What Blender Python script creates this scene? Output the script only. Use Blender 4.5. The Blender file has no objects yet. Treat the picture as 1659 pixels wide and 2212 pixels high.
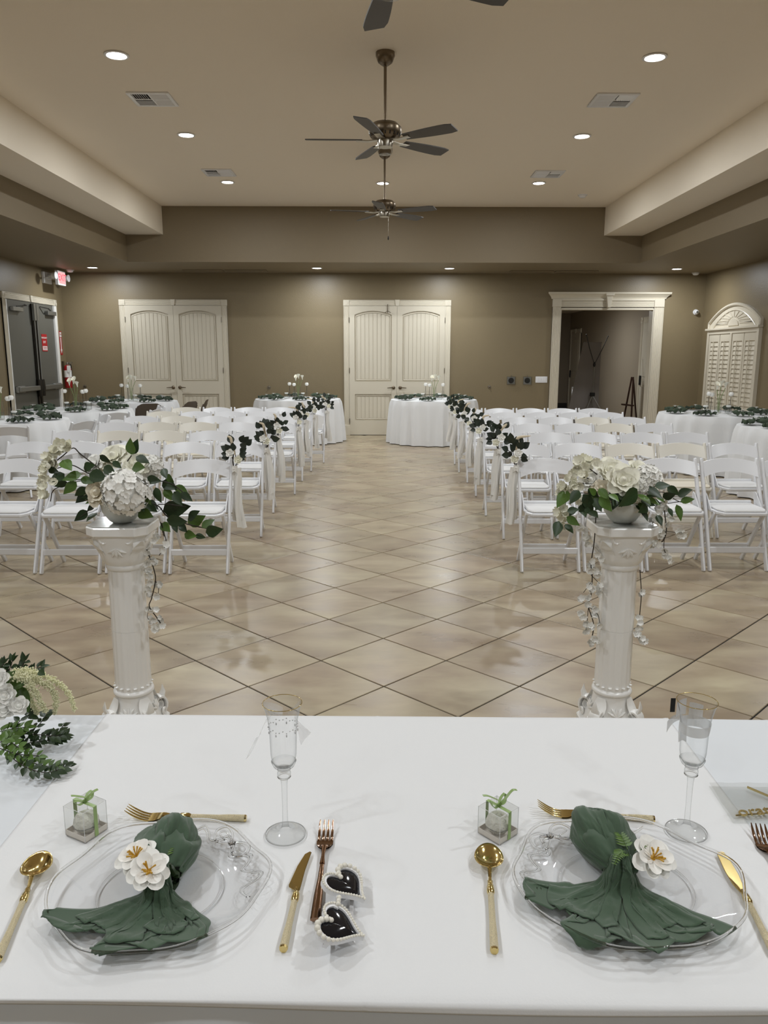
import bpy, bmesh, math, random
import numpy as np
from math import sin, cos, pi, radians, atan2, sqrt
from mathutils import Vector, Matrix, noise
random.seed(7)
S = bpy.context.scene
COL = S.collection

# ---------------------------------------------------------------- camera
F_PX, CX, CY, CAM_H = 1690.0, 829.5, 1106.0, 1.53
PITCH, YAW, ROLL = radians(11.285), radians(0.337), radians(0.1)
FW = Vector((sin(YAW)*cos(PITCH), cos(YAW)*cos(PITCH), -sin(PITCH)))
R0 = Vector((cos(YAW), -sin(YAW), 0)); U0 = R0.cross(FW)
RT = R0*cos(ROLL) + U0*sin(ROLL); UP = U0*cos(ROLL) - R0*sin(ROLL)
cam = bpy.data.cameras.new('camera'); cam.sensor_fit = 'HORIZONTAL'; cam.sensor_width = 36.0
cam.lens = 36.0*F_PX/1659.0; cam.clip_start = 0.02; cam.clip_end = 100
co = bpy.data.objects.new('camera', cam); COL.objects.link(co)
m = Matrix((RT, UP, -FW)).transposed().to_4x4(); m.translation = Vector((0, 0, CAM_H)); co.matrix_world = m
S.camera = co

# ---------------------------------------------------------------- world, exposure
w = bpy.data.worlds.new('world'); S.world = w; w.use_nodes = True
w.node_tree.nodes['Background'].inputs[0].default_value = (0.02, 0.02, 0.02, 1)
w.node_tree.nodes['Background'].inputs[1].default_value = 0.3
vs = S.view_settings; vs.view_transform = 'Standard'; vs.look = 'None'; vs.exposure = 0.14; vs.gamma = 1.0
vs.use_curve_mapping = False
TRAY_W, LOW_W, SIDE_W, LOBBY_W = 25.5, 25.0, 10.0, 42.0     # lamp powers
LAMP_COL = (0.94, 0.99, 1.035)

def at(px, py, Y):                    # a point of the place at depth Y
    d = FW + RT*((px-CX)/F_PX) - UP*((py-CY)/F_PX)
    return Vector((0, 0, CAM_H)) + d*(Y/d.y)
def atz(px, py, z):
    d = FW + RT*((px-CX)/F_PX) - UP*((py-CY)/F_PX)
    return Vector((0, 0, CAM_H)) + d*((z-CAM_H)/d.z)

# ---------------------------------------------------------------- materials
def srgb(r, g, b):
    f = lambda c: (c/255/12.92) if c/255 <= 0.04045 else ((c/255+0.055)/1.055)**2.4
    return (f(r), f(g), f(b), 1.0)
MATS = {}
def mat(name, col, rough=0.5, metal=0.0, spec=0.5, bump=0.0, bscale=60.0, var=0.0, vscale=4.0, vcol=None,
        emit=0.0, trans=0.0, sheen=0.0, coat=0.0, sss=0.0, rnd=0.0, vdetail=3.0):
    if name in MATS: return MATS[name]
    M = bpy.data.materials.new(name); M.use_nodes = True; nt = M.node_tree; N = nt.nodes; L = nt.links
    b = N['Principled BSDF']; c = srgb(*col)
    b.inputs['Base Color'].default_value = c; b.inputs['Roughness'].default_value = rough
    b.inputs['Metallic'].default_value = metal; b.inputs['Specular IOR Level'].default_value = spec
    if sheen: b.inputs['Sheen Weight'].default_value = sheen
    if coat: b.inputs['Coat Weight'].default_value = coat; b.inputs['Coat Roughness'].default_value = 0.15
    if emit:
        b.inputs['Emission Color'].default_value = c; b.inputs['Emission Strength'].default_value = emit
    tc = N.new('ShaderNodeTexCoord')
    if var or vcol:
        n = N.new('ShaderNodeTexNoise'); n.inputs['Scale'].default_value = vscale; n.inputs['Detail'].default_value = vdetail
        L.new(tc.outputs['Object'], n.inputs['Vector'])
        cr = N.new('ShaderNodeValToRGB'); cr.color_ramp.elements[0].position = 0.35; cr.color_ramp.elements[1].position = 0.68
        if vcol: cr.color_ramp.elements[0].color = srgb(*vcol)
        else: cr.color_ramp.elements[0].color = (c[0]*(1-var), c[1]*(1-var), c[2]*(1-var), 1)
        cr.color_ramp.elements[1].color = c
        L.new(n.outputs['Fac'], cr.inputs['Fac']); out = cr.outputs['Color']
    else: out = None
    if rnd:
        oi = N.new('ShaderNodeObjectInfo'); mr = N.new('ShaderNodeMapRange')
        mr.inputs['To Min'].default_value = 1-rnd; mr.inputs['To Max'].default_value = 1+rnd
        L.new(oi.outputs['Random'], mr.inputs['Value'])
        hs = N.new('ShaderNodeHueSaturation'); L.new(mr.outputs['Result'], hs.inputs['Value'])
        if out: L.new(out, hs.inputs['Color'])
        else: hs.inputs['Color'].default_value = c
        out = hs.outputs['Color']
    if out: L.new(out, b.inputs['Base Color'])
    if bump:
        n2 = N.new('ShaderNodeTexNoise'); n2.inputs['Scale'].default_value = bscale; n2.inputs['Detail'].default_value = 3
        L.new(tc.outputs['Object'], n2.inputs['Vector'])
        bp = N.new('ShaderNodeBump'); bp.inputs['Strength'].default_value = bump; bp.inputs['Distance'].default_value = 0.01
        L.new(n2.outputs['Fac'], bp.inputs['Height']); L.new(bp.outputs['Normal'], b.inputs['Normal'])
    MATS[name] = M; return M

def thin_glass(name, tint=(0.97, 0.975, 0.975), edge=(0.62, 0.64, 0.64), base=0.05, gain=0.75, rough=0.02):
    M = bpy.data.materials.new(name); M.use_nodes = True; nt = M.node_tree; N = nt.nodes; L = nt.links
    for n in list(N): N.remove(n)
    o = N.new('ShaderNodeOutputMaterial'); mx = N.new('ShaderNodeMixShader')
    t = N.new('ShaderNodeBsdfTransparent'); g = N.new('ShaderNodeBsdfGlossy'); g.inputs['Roughness'].default_value = rough
    lw = N.new('ShaderNodeLayerWeight'); lw.inputs['Blend'].default_value = 0.5
    p = N.new('ShaderNodeMath'); p.operation = 'POWER'; p.inputs[1].default_value = 4.0
    L.new(lw.outputs['Facing'], p.inputs[0])
    a = N.new('ShaderNodeMath'); a.operation = 'MULTIPLY_ADD'; a.inputs[1].default_value = gain; a.inputs[2].default_value = base
    L.new(p.outputs[0], a.inputs[0])
    cm = N.new('ShaderNodeMix'); cm.data_type = 'RGBA'
    cm.inputs[6].default_value = (*tint, 1); cm.inputs[7].default_value = (*edge, 1)
    L.new(p.outputs[0], cm.inputs[0]); L.new(cm.outputs[2], t.inputs['Color'])
    L.new(a.outputs[0], mx.inputs[0]); L.new(t.outputs[0], mx.inputs[1]); L.new(g.outputs[0], mx.inputs[2])
    L.new(mx.outputs[0], o.inputs[0]); MATS[name] = M; return M
def solid_glass(name):
    M = bpy.data.materials.new(name); M.use_nodes = True; nt = M.node_tree; N = nt.nodes; L = nt.links
    for n in list(N): N.remove(n)
    o = N.new('ShaderNodeOutputMaterial'); g = N.new('ShaderNodeBsdfGlass'); g.inputs['IOR'].default_value = 1.47
    g.inputs['Roughness'].default_value = 0.0; L.new(g.outputs[0], o.inputs[0]); MATS[name] = M; return M
def sheer(name, col, alpha):
    M = bpy.data.materials.new(name); M.use_nodes = True; nt = M.node_tree; N = nt.nodes; L = nt.links
    b = N['Principled BSDF']; b.inputs['Base Color'].default_value = srgb(*col); b.inputs['Roughness'].default_value = 0.7
    b.inputs['Alpha'].default_value = alpha; MATS[name] = M; return M
def emitter(name, col, strength):
    M = bpy.data.materials.new(name); M.use_nodes = True; nt = M.node_tree; N = nt.nodes; L = nt.links
    for n in list(N): N.remove(n)
    o = N.new('ShaderNodeOutputMaterial'); e = N.new('ShaderNodeEmission')
    e.inputs[0].default_value = (*col, 1); e.inputs[1].default_value = strength
    L.new(e.outputs[0], o.inputs[0]); MATS[name] = M; return M
def tile_material():
    M = bpy.data.materials.new('ceramic_tile'); M.use_nodes = True; nt = M.node_tree; N = nt.nodes; L = nt.links
    b = N['Principled BSDF']; g = N.new('ShaderNodeNewGeometry'); oi = N.new('ShaderNodeObjectInfo')
    ad = N.new('ShaderNodeVectorMath'); ad.operation = 'ADD'
    sc = N.new('ShaderNodeVectorMath'); sc.operation = 'SCALE'; sc.inputs[0].default_value = (37, 91, 53)
    L.new(oi.outputs['Random'], sc.inputs['Scale']); L.new(g.outputs['Position'], ad.inputs[0]); L.new(sc.outputs[0], ad.inputs[1])
    st = N.new('ShaderNodeVectorMath'); st.operation = 'MULTIPLY'; st.inputs[1].default_value = (1.0, 2.2, 1.0)
    L.new(ad.outputs[0], st.inputs[0])
    n1 = N.new('ShaderNodeTexNoise'); n1.inputs['Scale'].default_value = 2.6; n1.inputs['Detail'].default_value = 7
    n1.inputs['Roughness'].default_value = 0.5; n1.inputs['Distortion'].default_value = 0.25
    L.new(st.outputs[0], n1.inputs['Vector'])
    cr = N.new('ShaderNodeValToRGB'); e = cr.color_ramp.elements
    e[0].position = 0.30; e[0].color = srgb(150, 136, 116); e[1].position = 0.72; e[1].color = srgb(188, 177, 152)
    e2 = e.new(0.5); e2.color = srgb(170, 156, 133)
    L.new(n1.outputs['Fac'], cr.inputs['Fac'])
    n2 = N.new('ShaderNodeTexNoise'); n2.inputs['Scale'].default_value = 1.3; n2.inputs['Detail'].default_value = 4; L.new(ad.outputs[0], n2.inputs['Vector'])
    mx = N.new('ShaderNodeMix'); mx.data_type = 'RGBA'; mx.blend_type = 'MULTIPLY'; mx.inputs[0].default_value = 0.75
    c2 = N.new('ShaderNodeValToRGB'); c2.color_ramp.elements[0].color = srgb(234, 222, 215); c2.color_ramp.elements[1].color = srgb(255, 255, 246)
    c2.color_ramp.elements[0].position = 0.35; c2.color_ramp.elements[1].position = 0.65
    L.new(n2.outputs['Fac'], c2.inputs['Fac']); L.new(cr.outputs[0], mx.inputs[6]); L.new(c2.outputs[0], mx.inputs[7])
    mr = N.new('ShaderNodeMapRange'); mr.inputs['To Min'].default_value = 0.9; mr.inputs['To Max'].default_value = 1.07
    L.new(oi.outputs['Random'], mr.inputs['Value'])
    hs = N.new('ShaderNodeHueSaturation'); L.new(mr.outputs[0], hs.inputs['Value']); L.new(mx.outputs[2], hs.inputs['Color'])
    L.new(hs.outputs[0], b.inputs['Base Color'])
    r = N.new('ShaderNodeMapRange'); r.inputs['To Min'].default_value = 0.2; r.inputs['To Max'].default_value = 0.4
    L.new(n1.outputs['Fac'], r.inputs['Value']); L.new(r.outputs[0], b.inputs['Roughness'])
    bp = N.new('ShaderNodeBump'); bp.inputs['Strength'].default_value = 0.03; bp.inputs['Distance'].default_value = 0.003
    L.new(n1.outputs['Fac'], bp.inputs['Height']); L.new(bp.outputs[0], b.inputs['Normal'])
    MATS['ceramic_tile'] = M; return M

WALL = mat('wall_paint', (130, 116, 89), 0.42, bump=0.22, bscale=70, var=0.03, vscale=1.5)
CEIL = mat('ceiling_paint', (236, 224, 205), 0.75, bump=0.15, bscale=120)
SOFF = mat('soffit_paint', (128, 114, 90), 0.6, bump=0.18, bscale=80)
BEAMP = mat('beam_paint', (236, 225, 206), 0.6, bump=0.15, bscale=90)
TRIMP = mat('trim_paint', (214, 206, 188), 0.35, bump=0.03, bscale=30)
DOORP = mat('door_paint', (206, 198, 180), 0.38, bump=0.05, bscale=50)
GREYD = mat('grey_door_paint', (94, 93, 86), 0.4)
GREYM = mat('grey_metal', (150, 150, 146), 0.35, 0.8)
DARKM = mat('dark_metal', (52, 48, 42), 0.4, 0.7)
NICKEL = mat('brushed_nickel', (168, 162, 150), 0.28, 1.0)
BRONZE = mat('pewter_metal', (120, 108, 92), 0.3, 1.0)
GROUT = mat('grout', (22, 17, 15), 0.85)
TILE = tile_material()
CHAIRW = mat('white_resin', (232, 233, 236), 0.3, spec=0.5, rnd=0.03)
CHAIRC = mat('cream_resin', (229, 225, 214), 0.32, rnd=0.03)
CHAIRB = mat('brown_metal_paint', (86, 76, 66), 0.35)
LINEN = mat('white_linen', (233, 234, 235), 0.85, bump=0.05, bscale=350, sheen=0.1)
LINEN2 = mat('cool_white_linen', (224, 228, 232), 0.8, bump=0.12, bscale=9, sheen=0.1)
PLASTER = mat('glazed_plaster', (246, 245, 242), 0.25, coat=0.3)
MARBLE = mat('grey_marble', (226, 226, 222), 0.15, vcol=(120, 124, 120), vscale=9, vdetail=6)
LEAFD = mat('dark_leaf', (44, 66, 34), 0.42, var=0.35, vscale=30, rnd=0.3)
LEAFM = mat('mid_leaf', (86, 118, 48), 0.42, var=0.3, vscale=30, rnd=0.25)
EUCA = mat('eucalyptus_leaf', (42, 52, 42), 0.45, rnd=0.3)
STEM = mat('brown_stem', (44, 36, 26), 0.6)
GSTEM = mat('green_stem', (120, 140, 84), 0.5)
PETW = mat('white_petal', (250, 249, 244), 0.6, rnd=0.03)
PETC = mat('cream_petal', (248, 246, 230), 0.6, rnd=0.04)
PETB = mat('beige_petal', (240, 232, 212), 0.6, rnd=0.05)
PETY = mat('ivory_yellow_petal', (232, 226, 176), 0.6, rnd=0.05)
AMAR = mat('amaranth', (230, 228, 190), 0.75, rnd=0.12)
YELLOW = mat('stamen_yellow', (206, 160, 52), 0.5)
SAGE = mat('sage_cloth', (68, 90, 69), 0.9, bump=0.05, bscale=900, sheen=0.3, var=0.08, vscale=25)
SAGEFAR = mat('sage_cloth_far', (62, 74, 58), 0.9, rnd=0.25)
RIBG = mat('green_ribbon', (150, 176, 112), 0.4)
CHIFF = mat('ivory_chiffon', (244, 243, 239), 0.8)
PAMPAS = mat('pampas', (226, 212, 186), 0.9)
GOLD = mat('gold', (216, 194, 132), 0.13, 1.0)
ROSEG = mat('rose_gold', (150, 120, 98), 0.12, 1.0)
GLITTER = mat('gold_glitter', (236, 222, 184), 0.38, 0.45, bump=0.5, bscale=900, var=0.25, vscale=700)
PEARL = mat('pearl', (240, 236, 224), 0.18, coat=0.6)
BLACKG = mat('black_lens', (12, 15, 24), 0.06)
WHITEP = mat('white_plastic', (236, 236, 238), 0.25)
CARD = mat('kraft_white_card', (226, 218, 208), 0.7)
WAX = mat('textured_wax', (228, 226, 214), 0.6, bump=0.7, bscale=90, var=0.2, vscale=40)
WAXW = mat('white_wax', (240, 240, 236), 0.5)
RED = mat('red_enamel', (150, 20, 26), 0.3)
REDS = mat('red_sign', (168, 30, 34), 0.5)
WHITES = mat('white_sign', (232, 230, 226), 0.5)
BLACK = mat('black_plastic', (20, 20, 20), 0.45)
BANNER = mat('grey_banner', (120, 114, 110), 0.45)
BLADE = mat('fan_blade', (74, 70, 66), 0.5)
WOOD = mat('dark_wood', (60, 34, 24), 0.4)
BOWL = mat('white_ceramic', (214, 216, 210), 0.35)
LOBWALL = mat('lobby_paint', (150, 138, 120), 0.5, bump=0.2, bscale=70)
VINYL = mat('dark_baseboard', (46, 42, 38), 0.5)
GLASS = thin_glass('thin_clear_glass', tint=(0.985, 0.988, 0.988), edge=(0.36, 0.38, 0.38), base=0.045, gain=0.7)
GLASSP = thin_glass('plate_glass', tint=(0.965, 0.967, 0.972), edge=(0.5, 0.52, 0.53), base=0.05, gain=0.6)
RIMG = solid_glass('solid_clear_glass')
ACET = thin_glass('clear_acetate', tint=(0.95, 0.955, 0.95), edge=(0.7, 0.72, 0.7), base=0.07, gain=0.5)
FROST = thin_glass('printed_window', tint=(0.9, 0.9, 0.9), base=0.1)
WATER = thin_glass('water', tint=(0.93, 0.95, 0.94), base=0.05)
ORGANZA = sheer('white_organza', (240, 240, 240), 0.32)
SATIN = sheer('white_satin', (226, 226, 226), 0.75)
LENS = emitter('lamp_lens', (1.0, 0.95, 0.87), 34.0)
EXITRED = emitter('exit_red', (1.0, 0.05, 0.07), 2.6)
EXITWH = emitter('exit_face', (1.0, 0.55, 0.55), 0.9)

# ---------------------------------------------------------------- mesh helpers
class MB:
    def __init__(s): s.v = []; s.f = []
    def add(s, vs, fs):
        o = len(s.v); s.v += [Vector(v) for v in vs]; s.f += [tuple(i+o for i in f) for f in fs]; return s
    def box(s, x0, x1, y0, y1, z0, z1):
        return s.add([(x0,y0,z0),(x1,y0,z0),(x1,y1,z0),(x0,y1,z0),(x0,y0,z1),(x1,y0,z1),(x1,y1,z1),(x0,y1,z1)],
                     [(0,3,2,1),(4,5,6,7),(0,1,5,4),(1,2,6,5),(2,3,7,6),(3,0,4,7)])
    def tube(s, path, rad, n=8, caps=True, sq=None, ref=None):
        # sq=(a,b): elliptical / rectangular scaling across
        P = [Vector(p) for p in path]; k = len(P); R = rad if isinstance(rad, (list, tuple)) else [rad]*k
        up = Vector(ref) if ref else None; o = len(s.v); prev = None
        for i in range(k):
            t = (P[min(i+1,k-1)]-P[max(i-1,0)]).normalized()
            if prev is None:
                a = up if up else (Vector((0,0,1)) if abs(t.z) < 0.9 else Vector((1,0,0)))
            else: a = up if up else prev
            x = (a - t*a.dot(t))
            if x.length < 1e-5: x = t.orthogonal()
            x.normalize(); y = t.cross(x); prev = x
            sx, sy = sq if sq else (1, 1)
            for j in range(n):
                an = 2*pi*(j+0.5)/n
                s.v.append(P[i] + x*(R[i]*cos(an)*sx) + y*(R[i]*sin(an)*sy))
        for i in range(k-1):
            for j in range(n):
                s.f.append((o+i*n+j, o+i*n+(j+1)%n, o+(i+1)*n+(j+1)%n, o+(i+1)*n+j))
        if caps:
            s.f.append(tuple(o+j for j in range(n))[::-1]); s.f.append(tuple(o+(k-1)*n+j for j in range(n)))
        return s
    def bar(s, path, w, d, xaxis=(1,0,0)):     # rectangular section: w along xaxis, d across
        q = sqrt(2)
        return s.tube(path, 1.0, 4, True, (w/2*q, d/2*q), xaxis)
    def lathe(s, prof, n=24, mod=None, c=(0,0,0), cap=True):
        o = len(s.v); k = len(prof); c = Vector(c)
        for (r, z) in prof:
            for j in range(n):
                a = 2*pi*j/n; rr = r*(mod(a, z) if mod else 1)
                s.v.append(c + Vector((rr*cos(a), rr*sin(a), z)))
        for i in range(k-1):
            for j in range(n):
                s.f.append((o+i*n+j, o+i*n+(j+1)%n, o+(i+1)*n+(j+1)%n, o+(i+1)*n+j))
        if cap:
            if prof[0][0] > 1e-6: s.f.append(tuple(o+j for j in range(n))[::-1])
            if prof[-1][0] > 1e-6: s.f.append(tuple(o+(k-1)*n+j for j in range(n)))
        return s
    def sphere(s, c, r, n=10, m=6, sc=(1,1,1)):
        c = Vector(c)
        return s.lathe_raw([(r*sin(pi*i/m), -r*cos(pi*i/m)) for i in range(m+1)], n, c, sc)
    def lathe_raw(s, prof, n, c, sc):
        o = len(s.v)
        for (r, z) in prof:
            for j in range(n):
                a = 2*pi*j/n; s.v.append(c+Vector((r*cos(a)*sc[0], r*sin(a)*sc[1], z*sc[2])))
        for i in range(len(prof)-1):
            for j in range(n): s.f.append((o+i*n+j, o+i*n+(j+1)%n, o+(i+1)*n+(j+1)%n, o+(i+1)*n+j))
        return s
    def grid(s, fn, nu, nv, wrapu=False):
        o = len(s.v); ku = nu if wrapu else nu+1
        for j in range(nv+1):
            for i in range(ku): s.v.append(Vector(fn(i/nu, j/nv)))
        for j in range(nv):
            for i in range(nu):
                a, b = i, (i+1) % ku if wrapu else i+1
                s.f.append((o+j*ku+a, o+j*ku+b, o+(j+1)*ku+b, o+(j+1)*ku+a))
        return s
    def prism(s, pts, axis, a0, a1):           # 2D outline extruded; axis 'y': (x,z), 'z': (x,y), 'x': (y,z)
        k = len(pts); o = len(s.v)
        for a in (a0, a1):
            for (p, q) in pts:
                s.v.append(Vector((p, a, q) if axis == 'y' else (p, q, a) if axis == 'z' else (a, p, q)))
        s.f.append(tuple(range(o, o+k))); s.f.append(tuple(range(o+2*k-1, o+k-1, -1)))
        for i in range(k):
            j = (i+1) % k; s.f.append((o+j, o+i, o+k+i, o+k+j))
        return s
    def xf(s, M, start=0):
        for i in range(start, len(s.v)): s.v[i] = M @ s.v[i]
        return s
    def mesh(s, name, material, smooth=False, bevel=0.0, angle=40, seg=1):
        me = bpy.data.meshes.new(name); me.from_pydata([tuple(v) for v in s.v], [], s.f); me.validate()
        bm = bmesh.new(); bm.from_mesh(me)
        bmesh.ops.remove_doubles(bm, verts=bm.verts, dist=1e-6)
        bmesh.ops.recalc_face_normals(bm, faces=bm.faces)
        if bevel:
            es = [e for e in bm.edges if len(e.link_faces) == 2 and e.calc_face_angle(0) > radians(30)]
            bmesh.ops.bevel(bm, geom=es, offset=bevel, segments=seg, affect='EDGES', clamp_overlap=True)
        if smooth:
            for f in bm.faces: f.smooth = True
            for e in bm.edges:
                if len(e.link_faces) == 2 and e.calc_face_angle(0) > radians(angle): e.smooth = False
        bm.to_mesh(me); bm.free()
        me.materials.append(material); return me

def ob(name, me, parent=None, mx=None, kind=None):
    o = bpy.data.objects.new(name, me); COL.objects.link(o)
    if parent is not None: o.parent = parent
    if mx is not None: o.matrix_local = mx
    if kind: o['kind'] = kind
    return o
def tag(o, label=None, cat=None, group=None, kind=None):
    if label: o['label'] = label
    if cat: o['category'] = cat
    if group: o['group'] = group
    if kind: o['kind'] = kind
    return o
def empty(name, loc=(0,0,0), rz=0.0, label=None, cat=None, group=None, kind=None, mx=None):
    o = bpy.data.objects.new(name, None); o.empty_display_size = 0.05; COL.objects.link(o)
    if mx is not None: o.matrix_world = mx
    else: o.location = loc; o.rotation_euler = (0, 0, rz)
    return tag(o, label, cat, group, kind)
def part(name, mb, material, parent, smooth=False, bevel=0.0, mx=None, kind=None, angle=40, seg=1, label=None):
    o = ob(name, mb.mesh(name, material, smooth, bevel, angle, seg), parent, mx, kind)
    if label: o['label'] = label
    return o
class Proto:                                   # parts of a repeated thing, mesh data shared
    def __init__(s): s.p = []
    def add(s, name, me, mx=None, parent=-1, kind=None):
        s.p.append((name, me, mx, parent, kind)); return len(s.p)-1
    def mb(s, name, mb, material, parent=-1, smooth=False, bevel=0.0, mx=None, angle=40):
        return s.add(name, mb.mesh(name, material, smooth, bevel, angle), mx, parent)
    def spawn(s, root, remap=None):
        made = []
        for (n, me, mx, pa, kind) in s.p:
            if remap: me = remap(me)
            made.append(ob(n, me, root if pa < 0 else made[pa], mx, kind))
        return made
def swapmat(me, material, cache={}):
    k = (me.name, material.name)
    if k not in cache:
        c = me.copy(); c.materials.clear(); c.materials.append(material); cache[k] = c
    return cache[k]
def frame(pos, ydir, zdir, sx=1, sy=None, sz=None):
    y = Vector(ydir).normalized(); z = Vector(zdir); z = z - y*z.dot(y)
    if z.length < 1e-4: z = y.orthogonal()
    z.normalize(); x = y.cross(z)
    sy = sx if sy is None else sy; sz = sx if sz is None else sz
    M = Matrix((x*sx, y*sy, z*sz)).transposed().to_4x4(); M.translation = Vector(pos); return M
def T(x, y, z): return Matrix.Translation((x, y, z))
def RZ(a): return Matrix.Rotation(a, 4, 'Z')
def RX(a): return Matrix.Rotation(a, 4, 'X')
def RY(a): return Matrix.Rotation(a, 4, 'Y')
def SC(x, y, z): return Matrix.Diagonal((x, y, z, 1))
def bez(pts, n=12):                            # Catmull-Rom through points
    P = [Vector(p) for p in pts]; out = []
    Q = [P[0]*2-P[1]] + P + [P[-1]*2-P[-2]]
    for i in range(1, len(Q)-2):
        for k in range(n):
            t = k/n; a, b, c, d = Q[i-1], Q[i], Q[i+1], Q[i+2]
            out.append(0.5*((2*b)+(c-a)*t+(2*a-5*b+4*c-d)*t*t+(3*b-a-3*c+d)*t**3))
    out.append(P[-1]); return out
def text_mesh(body, size, material, depth=0.001, align='CENTER', shear=0.0):
    cu = bpy.data.curves.new('lettering', 'FONT'); cu.body = body; cu.size = size; cu.extrude = depth
    cu.align_x = align; cu.align_y = 'CENTER'; cu.shear = shear
    o = bpy.data.objects.new('lettering', cu); COL.objects.link(o)
    dg = bpy.context.evaluated_depsgraph_get(); me = bpy.data.meshes.new_from_object(o.evaluated_get(dg))
    bpy.data.objects.remove(o); bpy.data.curves.remove(cu)
    me.materials.clear(); me.materials.append(material); return me
# ================================================================ ROOM
XL, XR, YB, YF = -6.04, 6.21, 15.40, -3.6
ZH, ZB, ZL = 3.95, 3.50, 3.065
FY, BIL, BIR, BOL, BOR = 13.67, -3.60, 3.74, -4.22, 4.38   # fascia depth, beam inner / outer edges
# ---- floor: grout bed + tiles
floor = ob('floor', MB().box(XL-0.2, XR+0.2, YF-0.2, 24.3, -0.12, -0.004).mesh('floor', GROUT))
tag(floor, 'beige ceramic floor tiles laid diagonally with dark grout joints', 'floor', kind='structure')
A = 0.32; OX, OY = 0.021, 3.461
SIDE = A*sqrt(2)-0.0072
def tile_mb(h=0.004):
    b = MB(); q = SIDE/2; c = 0.0022
    b.add([(-q,-q,-h),(q,-q,-h),(q,q,-h),(-q,q,-h),(-q,-q,-c),(q,-q,-c),(q,q,-c),(-q,q,-c),
           (-q+c,-q+c,0),(q-c,-q+c,0),(q-c,q-c,0),(-q+c,q-c,0)],
          [(0,1,5,4),(1,2,6,5),(2,3,7,6),(3,0,4,7),(4,5,9,8),(5,6,10,9),(6,7,11,10),(7,4,8,11),(8,9,10,11)])
    return b.xf(RZ(pi/4))
tile_me = tile_mb().mesh('tile', TILE)
cent = []
for i in range(-80, 90):
    for j in range(-80, 90):
        x = OX+(i-j)*A; y = OY+(i+j+1)*A
        if XL-0.3 < x < XR+0.3 and YF-0.3 < y < 23.9:
            if y > YB+0.1 and not (2.3 < x < 5.9): continue
            v = Vector((x, y, 0))-Vector((0, 0, CAM_H)); dpt = v.dot(FW)
            u_ = CX+F_PX*v.dot(RT)/dpt if dpt > 0.1 else 1e9; w_ = CY-F_PX*v.dot(UP)/dpt if dpt > 0.1 else 1e9
            vis = -60 < u_ < 1720 and w_ < 1590 and y < YB
            # the seating blocks cover much of the floor behind the first rows
            cent.append(((0 if vis else 1000) + y + (4 if (abs(x) > 1.3 and y > 6.2) else 0), x, y))
cent.sort()
for k, (_, x, y) in enumerate(cent[:300]):
    ob('tile', tile_me, floor, T(x, y, 0) @ RZ(random.choice((0, pi/2, pi, -pi/2))))
rest = MB(); t0 = tile_mb(0.0039)
for (_, x, y) in cent[300:]: rest.add([v+Vector((x, y, 0)) for v in t0.v], t0.f)
ob('tile_field', rest.mesh('tile_field', TILE), floor, kind='stuff')

# ---- walls
def struct(name, mb, m, label=None, cat=None, **k):
    return tag(ob(name, mb.mesh(name, m, **k)), label, cat, kind='structure')
OPX0, OPX1, OPZ = 3.44, 5.26, 2.43
wb = MB().box(XL-0.2, OPX0, YB, YB+0.2, 0, ZL+0.1).box(OPX1, XR+0.2, YB, YB+0.2, 0, ZL+0.1).box(OPX0, OPX1, YB, YB+0.2, OPZ, ZL+0.1)
struct('wall_back', wb, WALL, 'olive brown textured wall at the far end of the hall', 'wall')
struct('wall_left', MB().box(XL-0.2, XL, YF, YB, 0, ZL+0.1), WALL, 'olive brown left wall with the exit doors', 'wall')
struct('wall_right', MB().box(XR, XR+0.2, YF, YB, 0, ZL+0.1), WALL, 'olive brown right wall with the arched shutters', 'wall')
struct('wall_front', MB().box(XL-0.2, XR+0.2, YF-0.2, YF, 0, ZH+0.3), WALL, 'olive brown wall behind the camera', 'wall')
# ---- ceiling
TY0 = -2.9                                     # near end of the raised tray
ceiling = struct('ceiling', MB().box(BIL-0.9, BIR+0.9, TY0-0.3, FY+0.3, ZH, ZH+0.1), CEIL, 'raised cream ceiling tray with recessed lamps', 'ceiling')
part('beam', MB().box(BOL, BIL, TY0, FY, ZB, ZH), BEAMP, ceiling)
part('beam', MB().box(BIR, BOR, TY0, FY, ZB, ZH), BEAMP, ceiling)
part('soffit', MB().box(XL, BOL, TY0, FY, ZL, ZH), SOFF, ceiling)
part('soffit', MB().box(BOR, XR, TY0, FY, ZL, ZH), SOFF, ceiling)
part('soffit', MB().box(XL, XR, FY, YB, ZL, ZH), SOFF, ceiling)
part('soffit', MB().box(XL, XR, YF, TY0, ZL, ZH), SOFF, ceiling)

# ---- lobby behind the cased opening
LX1, LY1, LZ = 5.68, 23.9, 2.78
struct('wall_lobby_right', MB().box(LX1, LX1+0.2, YB+0.2, LY1, 0, LZ+0.1), LOBWALL, 'grey brown lobby wall seen through the cased opening', 'wall')
struct('wall_lobby_back', MB().box(2.1, LX1+0.2, LY1, LY1+0.2, 0, LZ+0.1), LOBWALL, 'far dark lobby wall seen through the opening', 'wall')
struct('wall_lobby_left', MB().box(2.1, 2.3, YB+0.2, LY1, 0, LZ+0.1), LOBWALL, 'left lobby wall beyond the opening', 'wall')
lc = struct('ceiling_lobby', MB().box(2.1, LX1+0.2, YB+0.2, LY1, LZ, LZ+0.1), CEIL, 'lower lobby ceiling seen through the opening', 'ceiling')
struct('baseboard_lobby', MB().box(LX1-0.015, LX1, 17.6, 22.3, 0, 0.12).box(2.3, LX1, LY1-0.015, LY1, 0, 0.14), VINYL, 'dark baseboard along the lobby wall', 'baseboard')
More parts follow.
